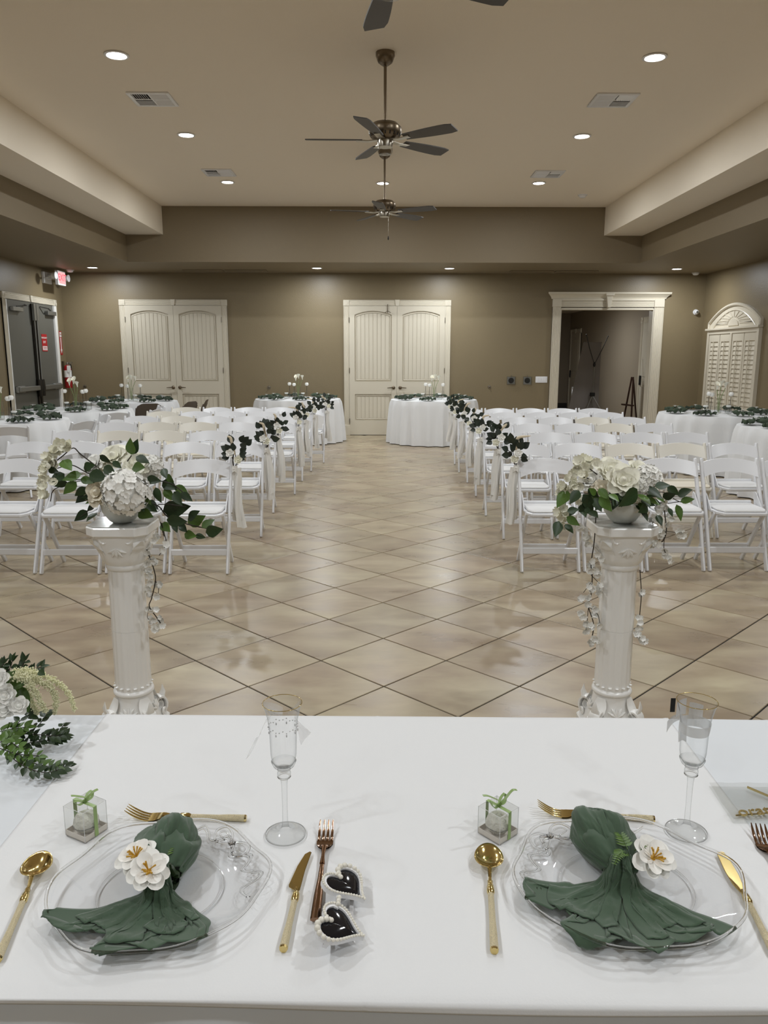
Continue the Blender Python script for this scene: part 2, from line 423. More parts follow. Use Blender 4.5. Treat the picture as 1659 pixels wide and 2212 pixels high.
struct('baseboard_back', MB().box(XL, -4.96, YB-0.014, YB, 0, 0.11).box(-2.9, -0.7, YB-0.014, YB, 0, 0.11).box(1.37, 3.33, YB-0.014, YB, 0, 0.11).box(5.43, XR, YB-0.014, YB, 0, 0.11), VINYL, 'dark baseboard along the far wall', 'baseboard')
struct('baseboard_left', MB().box(XL, XL+0.014, YF, 12.85, 0, 0.11), VINYL, 'dark baseboard along the left wall', 'baseboard')
struct('baseboard_right', MB().box(XR-0.014, XR, YF, YB, 0, 0.11), VINYL, 'dark baseboard along the right wall', 'baseboard')

# ---- fluted casing pieces (local: x across, z up, -y out of the wall)
def fluted_v(x0, x1, z0, z1, d=0.024, n=4):
    b = MB().box(x0, x1, -d+0.006, 0, z0, z1); wd = x1-x0; s_ = wd/(n+0.6)
    b.box(x0, x0+s_*0.3, -d-0.004, 0, z0, z1).box(x1-s_*0.3, x1, -d-0.004, 0, z0, z1)
    for k in range(n):
        c = x0+s_*(0.8+k); b.tube([(c, -d+0.006, z0), (c, -d+0.006, z1)], s_*0.34, 6)
    return b
def fluted_h(x0, x1, z0, z1, d=0.024, n=4):
    b = MB().box(x0, x1, -d+0.006, 0, z0, z1); wd = z1-z0; s_ = wd/(n+0.6)
    b.box(x0, x1, -d-0.004, 0, z0, z0+s_*0.3).box(x0, x1, -d-0.004, 0, z1-s_*0.3, z1)
    for k in range(n):
        c = z0+s_*(0.8+k); b.tube([(x0, -d+0.006, c), (x1, -d+0.006, c)], s_*0.34, 6)
    return b
def casing(root, w, h, cw, keystone=True, plinth=True):       # outer width w, outer height h, casing width cw
    pl = 0.2 if plinth else 0.0
    for sx in (-1, 1):
        a, b_ = (-w/2, -w/2+cw) if sx < 0 else (w/2-cw, w/2)
        part('casing', fluted_v(a, b_, pl, h-cw), TRIMP, root)
        if plinth: part('plinth_block', MB().box(a-0.006, b_+0.006, -0.034, 0, 0, pl), TRIMP, root, bevel=0.004)
        part('corner_block', MB().box(a-0.004, b_+0.004, -0.034, 0, h-cw, h), TRIMP, root, bevel=0.004)
        c = (a+b_)/2; rr = MB()
        for r in (cw*0.36, cw*0.22): rr.tube([(c+r*cos(t*pi/8), -0.035, h-cw/2+r*sin(t*pi/8)) for t in range(17)], 0.004, 5, False)
        part('rosette', rr, TRIMP, root)
    part('casing', fluted_h(-w/2+cw, w/2-cw, h-cw, h), TRIMP, root)
    if keystone:
        part('keystone', MB().prism([(-0.028, h-cw-0.002), (0.028, h-cw-0.002), (0.045, h+0.004), (-0.045, h+0.004)], 'y', -0.04, 0), TRIMP, root, bevel=0.003)

# ---- arch-panelled plank door leaf (local: centre bottom, -y out)
def leaf_parts(hw, H_):
    P = Proto(); d0, d1 = -0.012, -0.036
    ax = hw-0.1; zt, zs, zm1, zm0, zb = 2.36*H_/2.45, 2.29*H_/2.45, 1.04, 0.80, 0.29
    b = MB().box(-hw, hw, d0, 0, 0.01, H_)
    b.box(-hw, -ax, d1, d0, 0.01, H_).box(ax, hw, d1, d0, 0.01, H_)
    b.box(-ax, ax, d1, d0, zm0, zm1).box(-ax, ax, d1, d0, 0.01, zb)
    n = 16; arc = [(-ax+2*ax*k/n, zs+(zt-zs)*(1-((2*k/n)-1)**2)) for k in range(n+1)]
    for k in range(n):
        (xa, za), (xb, zb_) = arc[k], arc[k+1]
        b.add([(xa,d1,za),(xb,d1,zb_),(xb,d1,H_),(xa,d1,H_),(xa,d0,za),(xb,d0,zb_),(xb,d0,H_),(xa,d0,H_)], [(0,1,2,3),(0,4,5,1),(3,2,6,7)])
    leaf = P.mb('leaf', b, DOORP)
    # raised moulding round both panels
    mo = MB(); q = 0.03
    pts = [(-ax+q, zm1+q)] + [(-ax+q+2*(ax-q)*k/n, zs-q+(zt-zs)*(1-((2*k/n)-1)**2)) for k in range(n+1)] + [(ax-q, zm1+q), (-ax+q, zm1+q)]
    mo.tube([(x, d0-0.004, z) for x, z in pts], 0.012, 6, False)
    pts = [(-ax+q, zb+q), (-ax+q, zm0-q), (ax-q, zm0-q), (ax-q, zb+q), (-ax+q, zb+q)]
    mo.tube([(x, d0-0.004, z) for x, z in pts], 0.012, 6, False)
    P.mb('panel_moulding', mo, DOORP, leaf)
    npl = 8; pw = (2*ax-0.09)/npl
    for k in range(npl):
        xa = -ax+0.045+k*pw; xb = xa+pw-0.006
        g = lambda x: zs-0.045+(zt-zs)*(1-(x/ax)**2)
        P.mb('plank', MB().prism([(xa, zm1+0.045), (xb, zm1+0.045), (xb, g(xb)), (xa, g(xa))], 'y', d0-0.007, d0), DOORP, leaf, bevel=0.002)
        P.mb('plank', MB().box(xa, xb, d0-0.007, d0, zb+0.045, zm0-0.045), DOORP, leaf, bevel=0.002)
    return P
LEAF_HW, LEAF_H = 0.916, 2.46
leafP = leaf_parts(LEAF_HW/2-0.002, LEAF_H)
def lever(root, x, z, sgn):
    h = part('handle', MB().lathe([(0.0, 0), (0.034, 0.0), (0.034, 0.008), (0.02, 0.014), (0.011, 0.02), (0.011, 0.05), (0.0, 0.05)], 14).xf(T(x, -0.036, z) @ RX(pi/2)), BRONZE, root, True)
    part('lever', MB().tube([(x, -0.08, z), (x+sgn*0.05, -0.084, z), (x+sgn*0.12, -0.078, z-0.004)], [0.011, 0.010, 0.007], 8), BRONZE, h, True)
def double_door(name, xc, label, ztop=2.572):
    root = empty(name, (xc, YB-0.001, 0), 0, label, 'door', kind='structure')
    casing(root, 2.047, ztop, 0.107)
    for sx in (-1, 1):
        lf = leafP.spawn(root)[0]; lf.location.x = sx*LEAF_HW/2
        lever(lf, -sx*(LEAF_HW/2-0.065), 0.925, sx)
        for z in (0.28, 1.25, 2.2):
            part('hinge', MB().tube([(sx*LEAF_HW/2, -0.038, z-0.05), (sx*LEAF_HW/2, -0.038, z+0.05)], 0.008, 6), NICKEL, lf)
    part('threshold', MB().box(-0.92, 0.92, -0.03, 0, 0, 0.009), DARKM, root)
    return root
double_door('door_1', -3.93, 'cream double doors with arched plank panels left of the far wall')
d2 = double_door('door_2', 0.335, 'cream double doors with arched plank panels facing the aisle')
hk = MB().bar([(0, -0.052, 0.16), (0, -0.05, 0.0)], 0.012, 0.004)
hk.tube([(-0.06, -0.08, 0.005), (-0.03, -0.075, 0.02), (0, -0.055, 0.04), (0.03, -0.075, 0.02), (0.06, -0.08, 0.005)], 0.005, 6).box(-0.006, 0.006, -0.05, -0.002, 0.155, 0.16)
tag(part('wreath_hanger', hk, BRONZE, None, mx=T(0.155, YB-0.001, 2.33)), 'metal over-door hook on the left leaf of the aisle doors', 'hook')

# ---- cased opening with crown
tr = empty('trim_1', (0, YB-0.001, 0), 0, 'wide cream fluted casing with crown moulding around the lobby opening', 'door frame', kind='structure')
xa0, xa1, xb0, xb1 = 3.335, 3.455, 5.245, 5.43
for (a, b_, n) in ((3.30, 3.46, 5), (5.24, 5.425, 5)):
    part('pilaster', fluted_v(a, b_, 0.22, 2.45, 0.035, n), TRIMP, tr)
    part('plinth_block', MB().box(a-0.012, b_+0.012, -0.055, 0, 0, 0.22), TRIMP, tr, bevel=0.005)
    part('corner_block', MB().box(a-0.004, b_+0.004, -0.05, 0, 2.45, 2.60), TRIMP, tr, bevel=0.006)
part('jamb', MB().box(3.44, 3.475, -0.02, 0.2, 0, 2.43).box(5.225, 5.262, -0.02, 0.2, 0, 2.43).box(3.475, 5.225, -0.018, 0.2, 2.40, 2.435), TRIMP, tr)
part('header', fluted_h(3.46, 5.24, 2.45, 2.57, 0.032, 4).box(3.46, 5.24, -0.046, 0, 2.57, 2.60), TRIMP, tr)
cp = [(0, 2.60), (-0.03, 2.60), (-0.04, 2.625), (-0.055, 2.645), (-0.085, 2.675), (-0.105, 2.69), (-0.11, 2.72), (0, 2.72)]
cr_ = MB(); o_ = []
for (x, s_) in ((3.30, -1), (5.425, 1)):
    o_.append([(x - (s_*y), y, z) for (y, z) in cp])
k = len(cp); cr_.add(o_[0]+o_[1], [(i, (i+1) % k, k+(i+1) % k, k+i) for i in range(k)] + [tuple(range(k)), tuple(range(2*k-1, k-1, -1))])
part('crown', cr_, TRIMP, tr)
part('keystone', MB().prism([(4.335, 2.44), (4.395, 2.44), (4.43, 2.69), (4.30, 2.69)], 'y', -0.09, 0).prism([(4.29, 2.655), (4.44, 2.655), (4.45, 2.705), (4.28, 2.705)], 'y', -0.115, 0), TRIMP, tr, bevel=0.004)

# ---- exit doors in the left wall
ex = empty('door_3', (XL+0.001, 13.99, 0), pi/2, 'dark grey metal double exit doors with push bars', 'door', kind='structure')
casing(ex, 2.14, 2.535, 0.105, True, False)
part('door_stop', MB().box(0.87, 0.965, -0.06, 0, 0, 2.42).box(-0.965, -0.93, -0.03, 0, 0, 2.42), WHITES, ex)
for sx in (-1, 1):
    lf = part('leaf', MB().box(min(0, sx*0.93)+0.003, max(0, sx*0.93)-0.003, -0.03, 0, 0.01, 2.42), GREYD, ex, bevel=0.003)
    part('astragal', MB().box(sx*0.05-0.03, sx*0.05+0.03, -0.06, -0.03, 0.05, 2.40), DARKM, lf, bevel=0.004)
    part('vertical_rod', MB().tube([(sx*0.05, -0.075, 0.95), (sx*0.05, -0.075, 2.3)], 0.012, 8).box(sx*0.05-0.04, sx*0.05+0.04, -0.1, -0.06, 2.12, 2.40), GREYM, lf)
    part('push_bar', MB().box(min(sx*0.1, sx*0.88), max(sx*0.1, sx*0.88), -0.11, -0.05, 0.93, 1.01).box(min(sx*0.62, sx*0.9), max(sx*0.62, sx*0.9), -0.08, -0.03, 0.915, 1.025), GREYM, lf, bevel=0.008)
    part('latch_case', MB().lathe([(0.0, -0.06), (0.06, -0.06), (0.075, 0), (0.06, 0.06), (0, 0.06)], 12).xf(T(sx*0.06, -0.075, 0.97) @ SC(0.7, 0.7, 2.4)), DARKM, lf, True)
    cl = part('closer', MB().box(min(sx*0.5, sx*0.86), max(sx*0.5, sx*0.86), -0.1, -0.03, 2.24, 2.31), GREYM, lf, bevel=0.006)
    part('closer_arm', MB().bar([(sx*0.68, -0.07, 2.32), (sx*0.45, -0.13, 2.345), (sx*0.3, -0.04, 2.37)], 0.02, 0.012, (0, 1, 0)), DARKM, cl)
sg = empty('emergency_sign', (XL+0.032, 14.38, 1.75), pi/2, 'small red notice stuck on the grey exit door', 'sign')
part('panel', MB().box(-0.11, 0.11, -0.004, 0, -0.15, 0.15), REDS, sg)
tm = text_mesh('EMERGENCY', 0.042, WHITES, 0.0006); ob('lettering', tm, sg, T(0, -0.0045, 0.085) @ RX(pi/2))
tm = text_mesh('EXIT', 0.058, WHITES, 0.0006); ob('lettering', tm, sg, T(0, -0.0045, 0.01) @ RX(pi/2))
part('white_strip', MB().box(-0.095, 0.095, -0.006, -0.004, -0.13, -0.06), WHITES, sg)
part('red_lines', MB().box(-0.08, 0.08, -0.0065, -0.006, -0.087, -0.076).box(-0.07, 0.07, -0.0065, -0.006, -0.112, -0.101), REDS, sg)
# exit sign box with two lamp heads
es = empty('exit_sign', (XL+0.001, 14.72, 2.90), pi/2, 'lit red exit sign box with lamp heads over the left doors', 'sign')
part('back_plate', MB().box(-0.16, 0.16, -0.05, 0, -0.1, 0.1), WHITEP, es, bevel=0.006)
b_ = part('housing', MB().box(-0.17, 0.17, -0.30, -0.24, -0.13, 0.12), WHITEP, es, bevel=0.006)
part('bracket', MB().box(-0.03, 0.03, -0.25, -0.05, -0.02, 0.05), WHITEP, es)
part('face', MB().box(-0.15, 0.15, -0.303, -0.30, -0.105, 0.10), EXITWH, b_)
ob('lettering', text_mesh('EXIT', 0.17, EXITRED, 0.001), b_, T(0, -0.3045, 0.0) @ RX(pi/2))
for sx in (-1, 1):
    part('lamp_head', MB().lathe([(0.0, 0), (0.045, 0.0), (0.065, 0.07), (0.06, 0.075), (0, 0.07)], 14).xf(T(sx*0.29, -0.24, 0.02) @ RX(pi/2)), WHITEP, es, True)
    part('lamp_arm', MB().tube([(sx*0.29, -0.25, 0.02), (sx*0.12, -0.1, 0.0), (sx*0.1, -0.04, 0)], 0.015, 6), WHITEP, es)
# fire extinguisher + arrow sign on the left wall next to the corner
fe = empty('fire_extinguisher', (XL+0.10, 15.17, 0.92), 0, 'red fire extinguisher with white tag hanging by the left corner', 'extinguisher')
part('cylinder', MB().lathe([(0.0, 0), (0.062, 0.0), (0.068, 0.02), (0.068, 0.36), (0.05, 0.41), (0.025, 0.43), (0.0, 0.43)], 18), RED, fe, True)
part('label_band', MB().lathe([(0.0685, 0.2), (0.0695, 0.2), (0.0695, 0.33), (0.0685, 0.33)], 18), WHITES, fe, True)
part('valve', MB().lathe([(0.02, 0.42), (0.024, 0.44), (0.02, 0.48), (0, 0.485)], 10).box(-0.012, 0.1, -0.012, 0.012, 0.47, 0.485).box(-0.01, 0.09, -0.01, 0.01, 0.445, 0.455), NICKEL, fe, True)
part('hose', MB().tube(bez([(0, 0.03, 0.46), (0.03, 0.1, 0.42), (0.03, 0.1, 0.2), (0.02, 0.08, 0.08)], 6), 0.011, 8), BLACK, fe, True)
part('inspection_tag', MB().box(0.02, 0.09, -0.076, -0.073, 0.30, 0.42), WHITES, fe)
part('wall_bracket', MB().box(-0.1, -0.06, -0.03, 0.03, 0.2, 0.5), NICKEL, fe)
fs = empty('extinguisher_sign', (XL+0.002, 15.19, 1.76), pi/2, 'narrow red sign with a white down arrow by the corner', 'sign')
part('panel', MB().box(-0.055, 0.055, -0.004, 0, -0.22, 0.22), REDS, fs)
part('arrow', MB().prism([(-0.018, 0.1), (0.018, 0.1), (0.018, -0.12), (0.04, -0.12), (0, -0.2), (-0.04, -0.12), (-0.018, -0.12)], 'y', -0.0055, -0.004).box(-0.04, 0.04, -0.0055, -0.004, 0.11, 0.2), WHITES, fs)
ob('lettering', text_mesh('FIRE', 0.036, REDS, 0.0005), fs, T(0, -0.006, 0.155) @ RX(pi/2))

# ---- arched shutters on the right wall
wn = empty('window_1', (XR-0.001, 14.0, 0), -pi/2, 'arched window with cream plantation shutters and sunburst top', 'window', kind='structure')
WW = 1.02; Z0 = 0.42
part('outer_frame', MB().box(-WW, -WW+0.07, -0.06, 0, Z0, 1.994).box(WW-0.07, WW, -0.06, 0, Z0, 1.994).box(-WW+0.07, WW-0.07, -0.058, 0, Z0, Z0+0.08).box(-WW+0.07, WW-0.07, -0.058, 0, 1.93, 1.994).box(-0.03, 0.03, -0.062, 0, Z0+0.08, 1.93), TRIMP, wn)
part('sill_shelf', MB().box(-WW-0.05, WW+0.02, -0.09, 0, 1.995, 2.035), TRIMP, wn, bevel=0.006)
part('backing', MB().box(-WW+0.03, WW-0.03, -0.008, 0, Z0, 2.0), TRIMP, wn)
n = 20; arcf = lambda x, e=0: 2.15+0.29*(1-(x/(WW+0.0))**2)+e
op_ = [(-WW+2*WW*k/n) for k in range(n+1)]
part('arch_panel', MB().prism([(-WW, 2.035), (WW, 2.035)]+[(x, arcf(x)) for x in op_[::-1]], 'y', -0.03, 0), TRIMP, wn)
part('arch_moulding', MB().tube([(-WW+0.02, -0.04, 2.04), (-WW+0.02, -0.04, 2.13)]+[(x*0.98, -0.04, arcf(x, -0.02)) for x in op_]+[(WW-0.02, -0.04, 2.13), (WW-0.02, -0.04, 2.04)], 0.028, 8), TRIMP, wn, True)
part('inner_arch', MB().tube([(x*0.82, -0.034, arcf(x, -0.115)) for x in op_], 0.012, 6), TRIMP, wn, True)
part('hub', MB().prism([(-0.2, 2.06), (0.2, 2.06)]+[(0.2*cos(t*pi/10), 2.06+0.12*sin(t*pi/10)) for t in range(11)], 'y', -0.045, -0.03), TRIMP, wn)
for k in range(13):
    a = pi*(k+1)/14; x1 = 0.78*cos(a)*1.0; z1 = min(2.06+0.62*sin(a)**0.9, arcf(x1/0.82, -0.13)); x1 = x1
    part('ray', MB().bar([(0.24*cos(a), -0.033, 2.07+0.14*sin(a)), (x1, -0.033, max(2.1, z1))], 0.02, 0.012, (-sin(a), 0, cos(a))), TRIMP, wn)
lv = MB().box(-0.165, 0.165, -0.005, 0.005, -0.043, 0.043).xf(RX(radians(-13))).mesh('louver', TRIMP, bevel=0.003)
for c in range(4):
    x = (-0.71, -0.25, 0.25, 0.71)[c]
    sp = part('shutter_panel', MB().box(x-0.22, x-0.168, -0.045, -0.015, Z0+0.08, 1.93).box(x+0.168, x+0.22, -0.045, -0.015, Z0+0.08, 1.93).box(x-0.17, x+0.17, -0.045, -0.015, 1.79, 1.93).box(x-0.17, x+0.17, -0.045, -0.015, Z0+0.08, Z0+0.2), TRIMP, wn, bevel=0.003)
    for k in range(15): ob('louver', lv, sp, T(x, -0.03, 0.665+k*0.0775))
    part('tilt_rod', MB().box(x-0.007, x+0.007, -0.066, -0.054, 0.64, 1.80), TRIMP, sp)

# ---- recessed lamps
can_me = MB().lathe([(0.075, 0.0), (0.1, -0.004), (0.1, -0.010), (0.082, -0.012), (0.076, -0.006)], 24, cap=False).mesh('trim_ring', WHITEP, True)
lens_me = MB().lathe([(0.0, -0.006), (0.04, -0.0065), (0.077, -0.005)], 24, cap=False).mesh('lens', LENS, True)
def lamp(x, y, z, power, label, group):
    r = empty('recessed_lamp', (x, y, z), 0, label, 'lamp', group)
    ob('trim_ring', can_me, r); ob('lens', lens_me, r)
    l = bpy.data.lights.new('lamp_light', 'AREA'); l.shape = 'DISK'; l.size = 0.15; l.energy = power; l.color = LAMP_COL; l.spread = radians(180)
    lo = bpy.data.objects.new('lamp_light', l); COL.objects.link(lo); lo.parent = r; lo.location = (0, 0, -0.02)
    return r
rows = [(-2.4, 'farthest behind the camera'), (-0.05, 'directly over the camera'), (2.3, 'above the head table'), (4.67, 'above the pedestals'),
        (7.04, 'nearest of its row in view'), (9.40, 'middle of its row in view'), (11.82, 'farthest of its row, by the far vent')]
for i, (y, d) in enumerate(rows):
    for x, sd in ((-2.16, 'left'), (2.265, 'right')):
        lamp(x, y, ZH, TRAY_W, 'lit recessed ceiling lamp in the %s row, %s' % (sd, d), 'recessed lamps in the raised ceiling')
lamp(0.045, 11.86, ZH, TRAY_W, 'lit recessed ceiling lamp behind the rod of the far fan', 'recessed lamps in the raised ceiling')
for x, d in ((-5.10, 'in the left corner by the exit sign'), (-1.116, 'left of the aisle doors'), (1.242, 'right of the aisle doors'), (5.30, 'in the right corner above the lobby opening')):
    lamp(x, 14.5, ZL, LOW_W, 'lit recessed lamp in the low ceiling %s' % d, 'recessed lamps along the far wall')
for y, d in ((9.6, 'farthest'), (5.0, 'middle'), (0.4, 'nearest')):
    for x, sd in ((-5.10, 'left'), (5.30, 'right')):
        lamp(x, y, ZL, SIDE_W, 'lit recessed lamp in the %s low ceiling, %s of three' % (sd, d), 'recessed lamps in the side ceilings')
lamp(4.0, 18.3, LZ, LOBBY_W, 'lit recessed lamp in the lobby ceiling', 'lobby lamps')

# ---- ceiling vents, grilles, detectors
def vent(x, y, label, flip):
    r = empty('ceiling_vent', (x, y, ZH), 0, label, 'vent', 'square ceiling vents'); w_ = 0.20
    part('frame', MB().box(-w_, w_, -w_, -w_+0.03, -0.014, 0).box(-w_, w_, w_-0.03, w_, -0.014, 0).box(-w_, -w_+0.03, -w_+0.03, w_-0.03, -0.014, 0).box(w_-0.03, w_, -w_+0.03, w_-0.03, -0.014, 0).box(-0.008, 0.008, -w_+0.03, w_-0.03, -0.012, 0).box(-w_+0.03, w_-0.03, -0.008, 0.008, -0.0115, 0), WHITEP, r, bevel=0.002)
    part('backing', MB().box(-w_+0.02, w_-0.02, -w_+0.02, w_-0.02, -0.002, 0), BLACK, r)
    for qx in (-1, 1):
        for qy in (-1, 1):
            tilt = (-1 if qx*flip > 0 else 1)
            for k in range(7):
                c = 0.025+k*0.021
                if qy > 0 or qx*flip > 0:
                    mbs = MB().box(-0.08, 0.08, -0.011, 0.011, -0.0012, 0.0012).xf(T(qx*0.089, qy*(c+0.008), -0.008) @ RX(radians(42*tilt)))
                else:
                    mbs = MB().box(-0.011, 0.011, -0.08, 0.08, -0.0012, 0.0012).xf(T(qx*(c+0.008), qy*0.089, -0.008) @ RY(radians(42)))
                part('slat', mbs, WHITEP, r)
vent(-2.18, 8.16, 'square white ceiling vent on the left, nearer the camera', 1)
vent(-2.163, 11.23, 'square white ceiling vent on the left, near the far wall', 1)
vent(2.242, 8.14, 'square white ceiling vent on the right, nearer the camera', -1)
vent(2.271, 11.25, 'square white ceiling vent on the right, near the far wall', -1)
def grille(x0, x1, label):
    r = empty('linear_grille', ((x0+x1)/2, 14.97, ZL), 0, label, 'vent', 'long grilles in the low ceiling'); w_ = (x1-x0)/2
    part('frame', MB().box(-w_, w_, -0.12, -0.095, -0.014, 0).box(-w_, w_, 0.095, 0.12, -0.014, 0).box(-w_, -w_+0.025, -0.095, 0.095, -0.014, 0).box(w_-0.025, w_, -0.095, 0.095, -0.014, 0), SOFF, r, bevel=0.002)
    for k in range(7): part('slat', MB().box(-w_+0.02, w_-0.02, -0.01, 0.01, -0.0015, 0.0015).xf(T(0, -0.08+k*0.027, -0.006) @ RX(0.6)), SOFF, r)
grille(-3.6, -2.87, 'long ceiling grille above the left double doors, left one'); grille(-2.82, -2.07, 'long ceiling grille above the left double doors, right one')
grille(2.40, 3.19, 'long ceiling grille left of the lobby opening, left one'); grille(3.235, 4.0, 'long ceiling grille above the lobby opening, right one')
def detector(x, y, z, label):
    r = empty('smoke_detector', (x, y, z), 0, label, 'detector')
    part('base', MB().lathe([(0.0, 0), (0.07, 0.0), (0.07, -0.014), (0, -0.014)], 20), WHITEP, r, True)
    part('cap', MB().lathe([(0.055, -0.014), (0.052, -0.035), (0.03, -0.045), (0, -0.046)], 20), WHITEP, r, True)
detector(3.10, 12.65, ZH, 'round white smoke detector on the raised ceiling at right')
detector(-5.67, 14.95, ZL, 'round white smoke detector in the left far corner')
detector(5.915, 15.2, ZL, 'round white smoke detector in the right far corner')

# ---- ceiling fans
def fan(x, y, off, label, chain=False, drop=0.40, glass=True):
    r = empty('ceiling_fan', (x, y, ZH), 0, label, 'fan', 'ceiling fans on the centre line')
    part('canopy', MB().lathe([(0.0, 0), (0.078, 0), (0.078, -0.03), (0.06, -0.075), (0.025, -0.1), (0, -0.1)], 20), BRONZE, r, True)
    part('downrod', MB().tube([(0, 0, -0.09), (0, 0, -0.13-drop)], 0.013, 10), BRONZE, r, True)
    z = -0.12-drop
    hs = part('motor_housing', MB().lathe([(0.0, z+0.005), (0.03, z), (0.1, z-0.015), (0.135, z-0.05), (0.138, z-0.09), (0.118, z-0.125), (0.07, z-0.145), (0, z-0.145)], 28), BRONZE, r, True)
    for k in range(20):
        a = 2*pi*k/20
        part('vent_slot', MB().bar([(0.131*cos(a), 0.131*sin(a), z-0.098), (0.119*cos(a), 0.119*sin(a), z-0.122)], 0.012, 0.004, (-sin(a), cos(a), 0)), BLACK, hs)
    part('switch_housing', MB().lathe([(0.062, z-0.14), (0.066, z-0.16), (0.06, z-0.2), (0.0, z-0.2)], 20), NICKEL, r, True)
    if glass:
        part('light_cup', MB().lathe([(0.06, z-0.2), (0.062, z-0.235), (0.05, z-0.255), (0.0, z-0.258)], 20, cap=False), GLASS, r, True)
    for k in range(5):
        a = radians(off+72*k); M = RZ(a)
        br = part('blade_iron', MB().bar([(0.06, 0, z-0.145), (0.14, 0, z-0.155), (0.24, 0, z-0.15)], 0.05, 0.008, (0, 1, 0)), NICKEL, r, mx=M)
        n = 8; ol = []
        for i in range(n+1):
            t = i/n; xx = 0.19+0.47*t; ww = 0.045+0.024*sin(min(1, t*1.2)*pi*0.5)
            if t > 0.93: ww *= 0.8
            ol.append((xx, ww))
        pts = [(a_, b_) for a_, b_ in ol]+[(a_, -b_) for a_, b_ in ol[::-1]]
        part('blade', MB().prism(pts, 'z', -0.004, 0.004).xf(T(0, 0, z-0.145) @ RX(radians(-12))), BLADE, br)
    if chain:
        c = part('pull_chain', MB().tube([(0.045, 0, z-0.2), (0.045, 0, z-0.42)], 0.002, 5), NICKEL, r)
        part('chain_bob', MB().lathe([(0.0, 0), (0.007, -0.01), (0.008, -0.04), (0, -0.05)], 8, c=(0.045, 0, z-0.42)), BLACK, c, True)
fan(0.05, 4.06, 25, 'ceiling fan cut off by the top of the picture')
fan(0.045, 6.97, 181, 'brown metal ceiling fan nearest in full view')
fan(0.06, 10.05, 190, 'ceiling fan farthest away, hanging before the far wall', True, 0.44, False)

# ---- wall fittings
def plate_switch():
    r = empty('light_switch', (3.145, YB-0.001, 1.083), 0, 'white four-gang light switch plate beside the lobby opening', 'switch')
    p = part('plate', MB().box(-0.115, 0.115, -0.008, 0, -0.06, 0.06), WHITEP, r, bevel=0.003)
    for k in range(4): part('rocker', MB().box(-0.085+k*0.047, -0.055+k*0.047, -0.013, -0.008, -0.032, 0.032), WHITEP, r, bevel=0.002)
plate_switch()
for x, d in ((2.556, 'left'), (2.871, 'right')):
    r = empty('thermostat', (x, YB-0.001, 1.065), 0, 'round dark thermostat in a clear guard box, %s of the two' % d, 'thermostat', 'thermostats by the switch')
    part('dial', MB().lathe([(0.0, 0.03), (0.05, 0.028), (0.055, 0.0)], 24).xf(RX(pi/2)), BLACK, r, True)
    part('back_plate', MB().box(-0.075, 0.075, -0.006, 0, -0.07, 0.07), GREYM, r, bevel=0.003)
    part('guard', MB().box(-0.085, 0.085, -0.06, -0.002, -0.08, 0.08), ACET, r, bevel=0.004)
    part('lock', MB().lathe([(0.0, -0.01), (0.012, -0.01), (0.012, 0.012), (0, 0.012)], 10, c=(0.0, -0.035, 0.088)), NICKEL, r)
for x, z, d in ((-2.15, 0.924, 'left of the aisle doors'), (2.136, 0.94, 'right of the aisle doors'), (-5.72, 0.936, 'below the extinguisher')):
    r = empty('door_stop', (x, YB-0.001, z), 0, 'round metal door bumper on the far wall %s' % d, 'door stop', 'wall bumpers')
    part('rosette', MB().lathe([(0.0, 0.012), (0.03, 0.01), (0.034, 0.0)], 18).xf(RX(pi/2)), NICKEL, r, True)
    part('bumper', MB().lathe([(0.0, 0.04), (0.014, 0.036), (0.018, 0.01)], 14).xf(RX(pi/2)), BRONZE, r, True)
cmr = empty('security_camera', (6.05, YB-0.001, 2.36), 0, 'small round white camera on the far wall by the right corner', 'camera')
part('base', MB().lathe([(0, 0.02), (0.05, 0.018), (0.055, 0)], 20).xf(RX(pi/2)), WHITEP, cmr, True)
part('eye', MB().sphere((0, -0.045, 0), 0.042, 16, 10), WHITEP, cmr, True)
part('lens', MB().lathe([(0, 0.09), (0.02, 0.088), (0.022, 0.08)], 14).xf(RX(pi/2)), GREYD, cmr, True)
for z in (0.44,):
    r = empty('outlet', (-5.25, YB-0.001, 0.42), 0, 'pale wall outlet low on the far wall left of the doors', 'outlet')
    part('plate', MB().box(-0.035, 0.035, -0.006, 0, -0.057, 0.057), TRIMP, r, bevel=0.002)
    part('socket', MB().box(-0.017, 0.017, -0.009, -0.006, 0.008, 0.04).box(-0.017, 0.017, -0.009, -0.006, -0.04, -0.008), WHITEP, r)

# ---- lobby contents
def lobby_door(name, y0, y1, h, label):
    r = empty(name, (LX1-0.001, (y0+y1)/2, 0), -pi/2, label, 'door', kind='structure'); w_ = (y1-y0)
    casing(r, w_, h, 0.12)
    lf = part('leaf', MB().box(-w_/2+0.12, w_/2-0.12, -0.02, 0, 0.01, h-0.12), DOORP, r)
    part('panel', MB().box(-w_/2+0.25, w_/2-0.25, -0.028, -0.02, 0.25, 0.9).box(-w_/2+0.25, w_/2-0.25, -0.028, -0.02, 1.1, h-0.3), DOORP, lf, bevel=0.006)
    part('lock', MB().box(-w_/2+0.15, -w_/2+0.21, -0.05, -0.02, 0.92, 1.12), BLACK, lf)
lobby_door('door_4', 16.05, 17.35, 2.35, 'cream lobby door at the right inside the opening')
lobby_door('door_5', 22.5, 23.7, 2.3, 'cream cased door far inside the lobby')
bn = empty('banner_stand', (4.72, 17.5, 0), radians(8), 'grey banner on a tripod stand seen from behind in the lobby', 'banner')
part('banner', MB().grid(lambda u, v: ((u-0.5)*(0.42+0.34*(1-v))-0.02-0.16*(1-v), 0.10+0.02*sin(9*u)*(1-v), 0.05+1.78*v), 8, 10).prism([(-0.2, 1.82), (0.2, 1.82), (0.2, 1.835), (-0.2, 1.835)], 'y', 0.09, 0.11), BANNER, bn, True)
